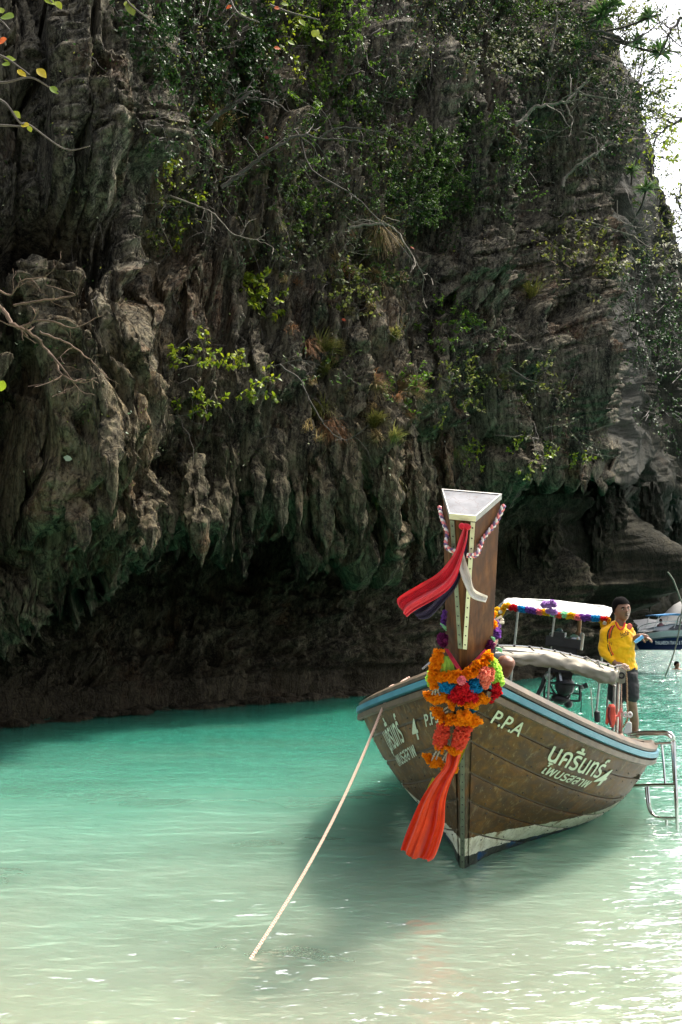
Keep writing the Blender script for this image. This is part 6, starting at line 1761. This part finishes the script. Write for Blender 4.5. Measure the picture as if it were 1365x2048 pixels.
S(1215, 230, 50, 60, 80, 'dark', 'dark green climber on the shadowed face left of the skyline', 5, .6, 12)
S(1262, 180, 26, 50, 40, 'dark', 'dark climber on the cliff edge below the airy shrub', 5, .6, 10)
S(1300, 420, 34, 60, 30, 'olive', 'sparse climber right of the rosette plant', 5, .6, 9)
S(1275, 620, 55, 90, 100, 'dark', 'dark climber added to darken the sunlit right wall below the whitish roots', 5, .6, 10)  # this climber and the next are added to darken rock that catches sun
S(1310, 760, 60, 110, 110, 'dark', 'dark climber added to darken the sunlit low right wall above the cave', 5, .7, 10)
# grass tufts hanging from ledges
def tuft(px, py, n, m, L, lab, fan=.5, droop=1.3):
    p, nn = hit(px, py); s = p.y / 20.; o = empty('grass_tuft', p, lab, 'grass tuft', 'grass tufts on the cliff'); lv = Leaves()
    for k in range(int(n * 1.6)):
        lv.blade(p + rv(.05 * s), nn * .8 + Vector((vr_.normal(.15, fan), -.2, vr_.normal(.35, .3))), L * s * vr_.uniform(.6, 1.15), .009 * s, droop, 4)
    lv.build('blades', LEAF[m], o, p)['kind'] = 'stuff'
for a in [(636, 706, 110, 'grass', .55, 'greenish grass tuft at mid height of the middle hollow'), (652, 742, 90, 'grass', .55, 'grass tuft just below the middle hollow one'), (640, 826, 130, 'grass', .6, 'grass tuft above the rusty ones in the middle'),
          (664, 850, 150, 'rust', .6, 'rusty brown grass tuft sloping down the middle rib'), (678, 872, 90, 'rust', .45, 'small rusty tuft at the lower end of the middle rib'), (650, 1022, 150, 'rust', .42, 'red brown grass cap on the blunt hanging tooth'),
          (752, 556, 90, 'straw', .45, 'straw tuft at the top of the straw strewn rib'), (748, 655, 100, 'straw', .4, 'straw tuft halfway down the straw strewn rib'), (790, 672, 80, 'grass', .4, 'grass tuft right of the straw strewn rib'),
          (795, 780, 160, 'straw', .6, 'big golden straw tuft beside the green plant'), (745, 770, 100, 'straw', .4, 'pinkish straw tuft left of the golden one'), (752, 850, 110, 'grass', .45, 'yellow grass tuft below the golden one'), (750, 876, 90, 'straw', .35, 'short straw tuft under the yellow one'), (786, 880, 80, 'grass', .35, 'small yellow tuft right of the short straw one'),
          (795, 965, 100, 'grass', .5, 'grass tuft above the two right hanging teeth'), (882, 905, 80, 'grass', .45, 'grass tuft left of the prow top'), (436, 262, 110, 'straw', .8, 'long hanging grass below the dark shrub'), (755, 462, 130, 'straw', .7, 'dry grass cushion in the upper middle'),
          (985, 770, 60, 'grass', .4, 'thin grass tuft above the prow'), (610, 690, 60, 'rust', .5, 'thin rusty tuft left of the middle hollow'), (1065, 590, 50, 'grass', .5, 'thin grass on the right wall below the olive shrub'), (420, 1000, 30, 'grass', .4, 'sparse grass above the left teeth')]:
    tuft(*a)

for k in range(46):
    x = vr_.normal(755, 45) if k % 3 else vr_.normal(620, 60); y = vr_.uniform(430, 1010)
    m_ = ['straw', 'straw', 'grass', 'rust'][k % 4]; p, nn = hit(x, y); s_k = p.y / 20.; lv = Leaves()
    for _ in range(34): lv.blade(p + rv(.05 * s_k), nn * .8 + Vector((vr_.normal(.1, .4), -.2, vr_.normal(.2, .3))), .26 * s_k * vr_.uniform(.6, 1.15), .008 * s_k, 1.4, 3)
    o = lv.build('grass_tuft', LEAF[m_], None, p); o.location = p; o['kind'] = 'thing'
    tag(o, 'little ' + {'straw': 'pale straw', 'grass': 'yellow green', 'rust': 'rusty brown'}[m_] + ' grass tuft dotted on the ' + ('left' if x < 700 else 'right') + ' tan rib of the cliff', 'grass tuft', 'little dry tufts on the tan ribs')
# rosette plants
def rosette(spots, root, lab, D=None):
    p0, n0 = hit(*root) if D is None else (at(root[0], root[1], D), Vector((0, -1, 0)))
    o = empty('dracaena', p0, lab, 'rosette plant', 'rosette plants at the top right'); Dp = p0.y - .8 if D is None else D
    for i, (x, y, r) in enumerate(spots):
        c = at(x, y, Dp - .15 * i); lv = Leaves(); L = r / FPX * Dp
        for k in range(int(58)):
            d = rv(1.).normalized(); d.z = abs(d.z) * .9 + .05; lv.blade(c, d, L * vr_.uniform(.85, 1.25), L * .13, .9, 4)
        lv.build('leaf_rosette', LEAF['palm'], o, p0)
        mid = (p0 + c) / 2 + Vector((vr_.normal(0, .1), 0, -.15 * L)); mb = MB(); mb.tube([v - p0 for v in catmull([p0, mid, c], 5)], [.035 * L + .02] * 11, 6); mb.build('stem', BARK, o)
rosette([(1265, 344, 24), (1292, 382, 30), (1256, 412, 26)], (1268, 440), 'three headed rosette plant on the rock face below the skyline')
rosette([(1298, 36, 30), (1276, 86, 27), (1322, 108, 34)], (1180, 66), 'rosette plant with long bare stems reaching out against the sky')
rosette([(1206, 34, 38), (1228, 10, 28), (1150, 88, 26)], (1150, 40), 'darker rosette plant among the shrubs at the top edge')

# bare boughs
def bough(paths, lab, m=BARK, r=9, D=None, twigs=8, tl=.8, name='dead_branch', cat='branch', leaves=None, off=.4, ld=.5, grp=None):
    """paths: pixel polylines; first is the main bough"""
    x0, y0 = paths[0][0]; 
    if D is None: Dm = min(hit(x, y)[0].y for p in paths for x, y in p[::2]) - off
    else: Dm = D
    base = at(x0, y0, Dm); o = empty(name, base, lab, cat, grp); mb = MB(); lv = Leaves()
    for k, pth in enumerate(paths):
        P_ = catmull([at(x, y, Dm + .06 * math.sin(i * 2.1 + k)) for i, (x, y) in enumerate(pth)], 6); n = len(P_)
        rr_ = (r if k == 0 else r * .5) / 2 / FPX * Dm
        P_ = [p + rv(rr_ * .35) for p in P_]
        mb.tube([v - base for v in P_], [rr_ * (1 - .75 * i / (n - 1)) for i in range(n)], 7, True)
        for j in range(int(twigs * .7) if k == 0 else max(2, twigs // 3)):
            i = int(vr_.uniform(.25, .98) * (n - 1)); d = (P_[min(i + 1, n - 1)] - P_[i - 1]).normalized()
            s = Dm / 20.; Q = twig_path(P_[i], d * .6 + rv(.6), tl * s * vr_.uniform(.3, 1.), 6, .3, .0)
            mb.tube([v - base for v in Q], [rr_ * .35 * (1 - .12 * q) for q in range(7)], 4, False)
            for _ in range(2):
                qi = vr_.integers(2, 6); Q2 = twig_path(Q[qi], (Q[qi] - Q[qi - 1]).normalized() + rv(.6), tl * .45 * s * vr_.uniform(.4, 1), 4, .3); mb.tube([v - base for v in Q2], [rr_ * .2] * 5, 3, False)
                if leaves:
                    for _ in range(leaves[1]):
                        b = Q2[vr_.integers(1, 5)]; L = leaves[2] / FPX * Dm * vr_.uniform(.7, 1.2); lv.leaf(b, rv(.6) + Vector((0, 0, -.4)), Vector((0, -.6, 1)) + rv(.4), L, L * ld)
    mb.build('limb', m, o)['kind'] = 'stuff'
    if lv.n: lv.build('foliage', LEAF[leaves[0]], o, base)['kind'] = 'stuff'
    return o
bough([[(-30, 590), (5, 620), (30, 650), (65, 668), (95, 700), (130, 755), (170, 760)], [(-30, 560), (20, 590), (45, 560), (95, 555)], [(40, 655), (90, 640), (150, 655), (205, 630)], [(95, 700), (130, 740), (160, 780), (190, 790)], [(30, 610), (90, 600), (150, 590), (90, 570)], [(80, 665), (140, 690), (180, 720), (215, 755)]],
      'bare brown branch reaching in from the left edge over the hollow', BARKB, 11, 9.5, 12, .75)
bough([[(395, 265), (430, 235), (470, 205), (505, 188), (520, 184)], [(490, 196), (540, 200), (580, 225)], [(470, 205), (478, 190), (520, 180)]], 'thick grey bough in front of the dark shrub', BARK, 13, None, 10, .9)
bough([[(445, 375), (490, 340), (540, 300), (600, 270), (640, 275), (720, 282)], [(600, 272), (625, 340), (690, 380), (740, 420), (830, 525)], [(490, 350), (455, 355), (420, 370)], [(640, 275), (680, 255), (760, 265), (850, 300)]], 'long bare bough crossing the upper middle of the cliff', BARK, 9, None, 14, 1.1)
bough([[(340, 392), (390, 410), (430, 430), (470, 470), (530, 480)], [(330, 410), (320, 440), (345, 500)]], 'pale bare branch below the yellowish thicket', BARKL, 5, None, 10, .9)
bough([[(1035, 250), (1060, 225), (1085, 210), (1130, 205), (1160, 175), (1180, 155)], [(1130, 205), (1145, 240), (1143, 250)], [(1150, 180), (1200, 195), (1260, 200)]], 'smooth grey bough on the right of the cliff', BARKL, 9, None, 9, 1.)
bough([[(1125, 372), (1135, 350), (1165, 325), (1195, 305), (1215, 285), (1225, 282)], [(1195, 305), (1190, 275), (1160, 262)]], 'pale dead bough above the layered right wall', BARKL, 8, None, 9, .8)
bough([[(1100, 110), (1108, 70), (1115, 30), (1112, 20)]], 'upright pale bough among the top shrubs', BARKL, 8, None, 6, .8)
bough([[(1180, 60), (1230, 70), (1260, 85), (1300, 60), (1340, 30)], [(1160, 105), (1200, 110), (1260, 130), (1310, 125)], [(1170, 175), (1220, 180), (1265, 150), (1290, 160)]], 'thin bare branches against the sky at the top right', BARK, 6, None, 12, 1.2)
bough([[(1400, 20), (1365, 35), (1345, 60), (1335, 75), (1322, 110)], [(1345, 60), (1330, 50), (1300, 30)]], 'dark branch coming in from the right edge in front of the sky', BARK, 9, 26, 12, 1.2, leaves=('olive', 3, 8))
bough([[(1400, 240), (1365, 240), (1345, 248), (1320, 268), (1305, 290)], [(1345, 248), (1322, 235), (1305, 238)]], 'lower leafy branch coming in from the right edge in front of the sky', BARK, 8, 26, 10, 1.0, leaves=('lime', 4, 8))
bough([[(1420, 500), (1385, 460), (1365, 420), (1350, 390)], [(1385, 460), (1365, 460), (1345, 470)], [(1400, 480), (1370, 500), (1352, 520)]], 'leafy tree at the right edge below the sky', BARK, 8, 30, 18, 1.4, 'tree', 'tree', ('olive', 7, 8))
bough([[(560, 730), (600, 760), (620, 800), (650, 850), (690, 880), (740, 850)], [(540, 735), (600, 720), (650, 735)]], 'thin bare stem looping over the middle rib', BARK, 4, None, 10, .7)
bough([[(700, 455), (760, 448), (800, 470), (850, 560)], [(700, 480), (690, 500), (740, 510)], [(760, 448), (720, 440), (680, 470)]], 'bare forked branch in the centre of the cliff', BARKL, 6, None, 12, .9)
bough([[(1150, 440), (1180, 445), (1215, 455), (1260, 470), (1300, 480)], [(1235, 400), (1240, 440), (1285, 455), (1290, 430)]], 'whitish dead roots below the rosette plant on the right', BARKL, 5, None, 14, .9)
bough([[(1020, 735), (1060, 760), (1110, 770)], [(1000, 640), (1060, 690), (1100, 700)]], 'thin twigs on the right wall', BARK, 3, None, 10, .8)
# leafy twigs close to the camera at the top left
def near_sprig(paths, spots, lab, D):
    base = at(paths[0][0][0], paths[0][0][1], D); o = empty('overhanging_twig', base, lab, 'branch', 'twigs hanging in at the top left'); mb = MB()
    for p in paths:
        P_ = catmull([at(x, y, D + .03 * math.sin(i + x)) for i, (x, y) in enumerate(p)], 6); mb.tube([v - base for v in P_], [.006 * D / 4 * (1 - .6 * i / len(P_)) for i in range(len(P_))], 6)
    mb.build('twig', BARK, o)
    for x, y, r, ang, m in spots:
        lv = Leaves(); c = at(x, y, D - .02); L = 2 * r / FPX * D; d = Vector((math.cos(R(ang)), .15, math.sin(R(ang)))); up = Vector((.2, -1, .4))
        sd = d.cross(up).normalized(); n = 10; d.normalize(); u = sd.cross(d); k = 0
        pts = []
        for i in range(n + 1):
            t = i / n; w = .40 * L * math.sin(math.pi * min(1, t * 1.02)) ** .75 * (1.15 - .4 * t)
            m0 = c - d * L / 2 + d * L * t - u * L * .12 * t * t
            pts += [m0 + sd * w + u * w * .18, m0, m0 - sd * w + u * w * .18]
        F = []
        for i in range(n):
            for j in (0, 1): a = i * 3 + j; F += [(a, a + 3, a + 4), (a, a + 4, a + 1)]
        me = fast_mesh('leaf', np.array([tuple(v - base) for v in pts]), np.array(F), LEAF[m]); set_rnd(me, [vr_.uniform(.3, 1)] * len(me.vertices)); link('leaf', me, o)
near_sprig([[(-40, 20), (0, 40), (20, 60)], [(-30, 60), (5, 78), (12, 90)]], [(14, 33, 17, 170, 'lime'), (4, 82, 12, 200, 'red'), (2, 20, 10, 120, 'lime')], 'uppermost twig with a large yellow leaf and a red one at the top left corner', 4.2)
near_sprig([[(-20, 105), (10, 115), (40, 135), (60, 150)], [(-30, 160), (10, 165), (60, 155), (100, 175), (120, 185)]], [(20, 118, 12, 10, 'lime'), (12, 128, 10, 160, 'lime'), (44, 146, 11, -30, 'yellow'), (84, 146, 13, -40, 'yellow'), (109, 180, 11, -35, 'lime')], 'second twig with small yellow leaves at the left edge', 4.4)
near_sprig([[(-30, 190), (10, 205), (40, 245), (60, 250), (130, 298), (180, 292)], [(-10, 250), (50, 253)]], [(34, 229, 10, -40, 'lime'), (50, 250, 10, 170, 'yellow'), (60, 258, 7, -60, 'lime')], 'third twig crossing the left buttress with two yellow leaves', 4.6)
near_sprig([[(-20, 760), (0, 775)]], [(4, 772, 12, 250, 'lime')], 'single yellow leaf at the left edge at mid height', 4.0)
near_sprig([[(80, -20), (105, 5)], [(250, -10), (262, 10), (300, 40)]], [(100, 2, 13, -20, 'lime'), (118, 10, 10, -50, 'lime'), (262, 18, 15, -60, 'olive'), (255, 8, 10, 100, 'lime')], 'twig with olive leaves dipping in from the top edge', 5.0)
near_sprig([[(455, -20), (475, 25), (520, 45)], [(540, 10), (580, 25), (640, 40)]], [(458, 14, 7, 200, 'red'), (555, 16, 7, 10, 'red'), (488, 28, 7, -20, 'lime'), (570, 8, 8, 0, 'lime'), (605, 45, 9, -40, 'lime'), (632, 66, 12, 60, 'lime'), (640, 76, 9, -30, 'lime'), (583, 85, 8, -20, 'lime'), (555, 96, 7, 0, 'red')], 'twigs with yellow and red leaves at the top centre', 9.0)
# withered orange leaves caught on the wall
for k, (x, y, r, lab) in enumerate(((770, 514, 7, 'orange withered leaf right of the dry grass cushion'), (812, 492, 5, 'small orange leaf beside the bare forked branch'), (755, 482, 5, 'small orange leaf under the dry grass cushion'), (693, 643, 5, 'orange leaf below the olive leaves on the middle rib'),
                                   (681, 893, 4, 'orange red leaf near the foot of the middle rib'), (717, 347, 5, 'orange leaf left of the round bushes'), (531, 276, 5, 'orange leaf below the thick grey bough'), (126, 903, 9, 'pale dry leaf on the big left rock mass'))):
    p, n = hit(x, y); o = empty('withered_leaf', p + n * .1, lab, 'leaf'); lv = Leaves(); L = 2 * r / FPX * p.y
    lv.leaf(p + n * .1, Vector((1, 0, -.3)), n + Vector((0, -.4, .4)), L, L * .7, .1); lv.build('blade', LEAF['red' if k < 7 else 'white'], o, p + n * .1)
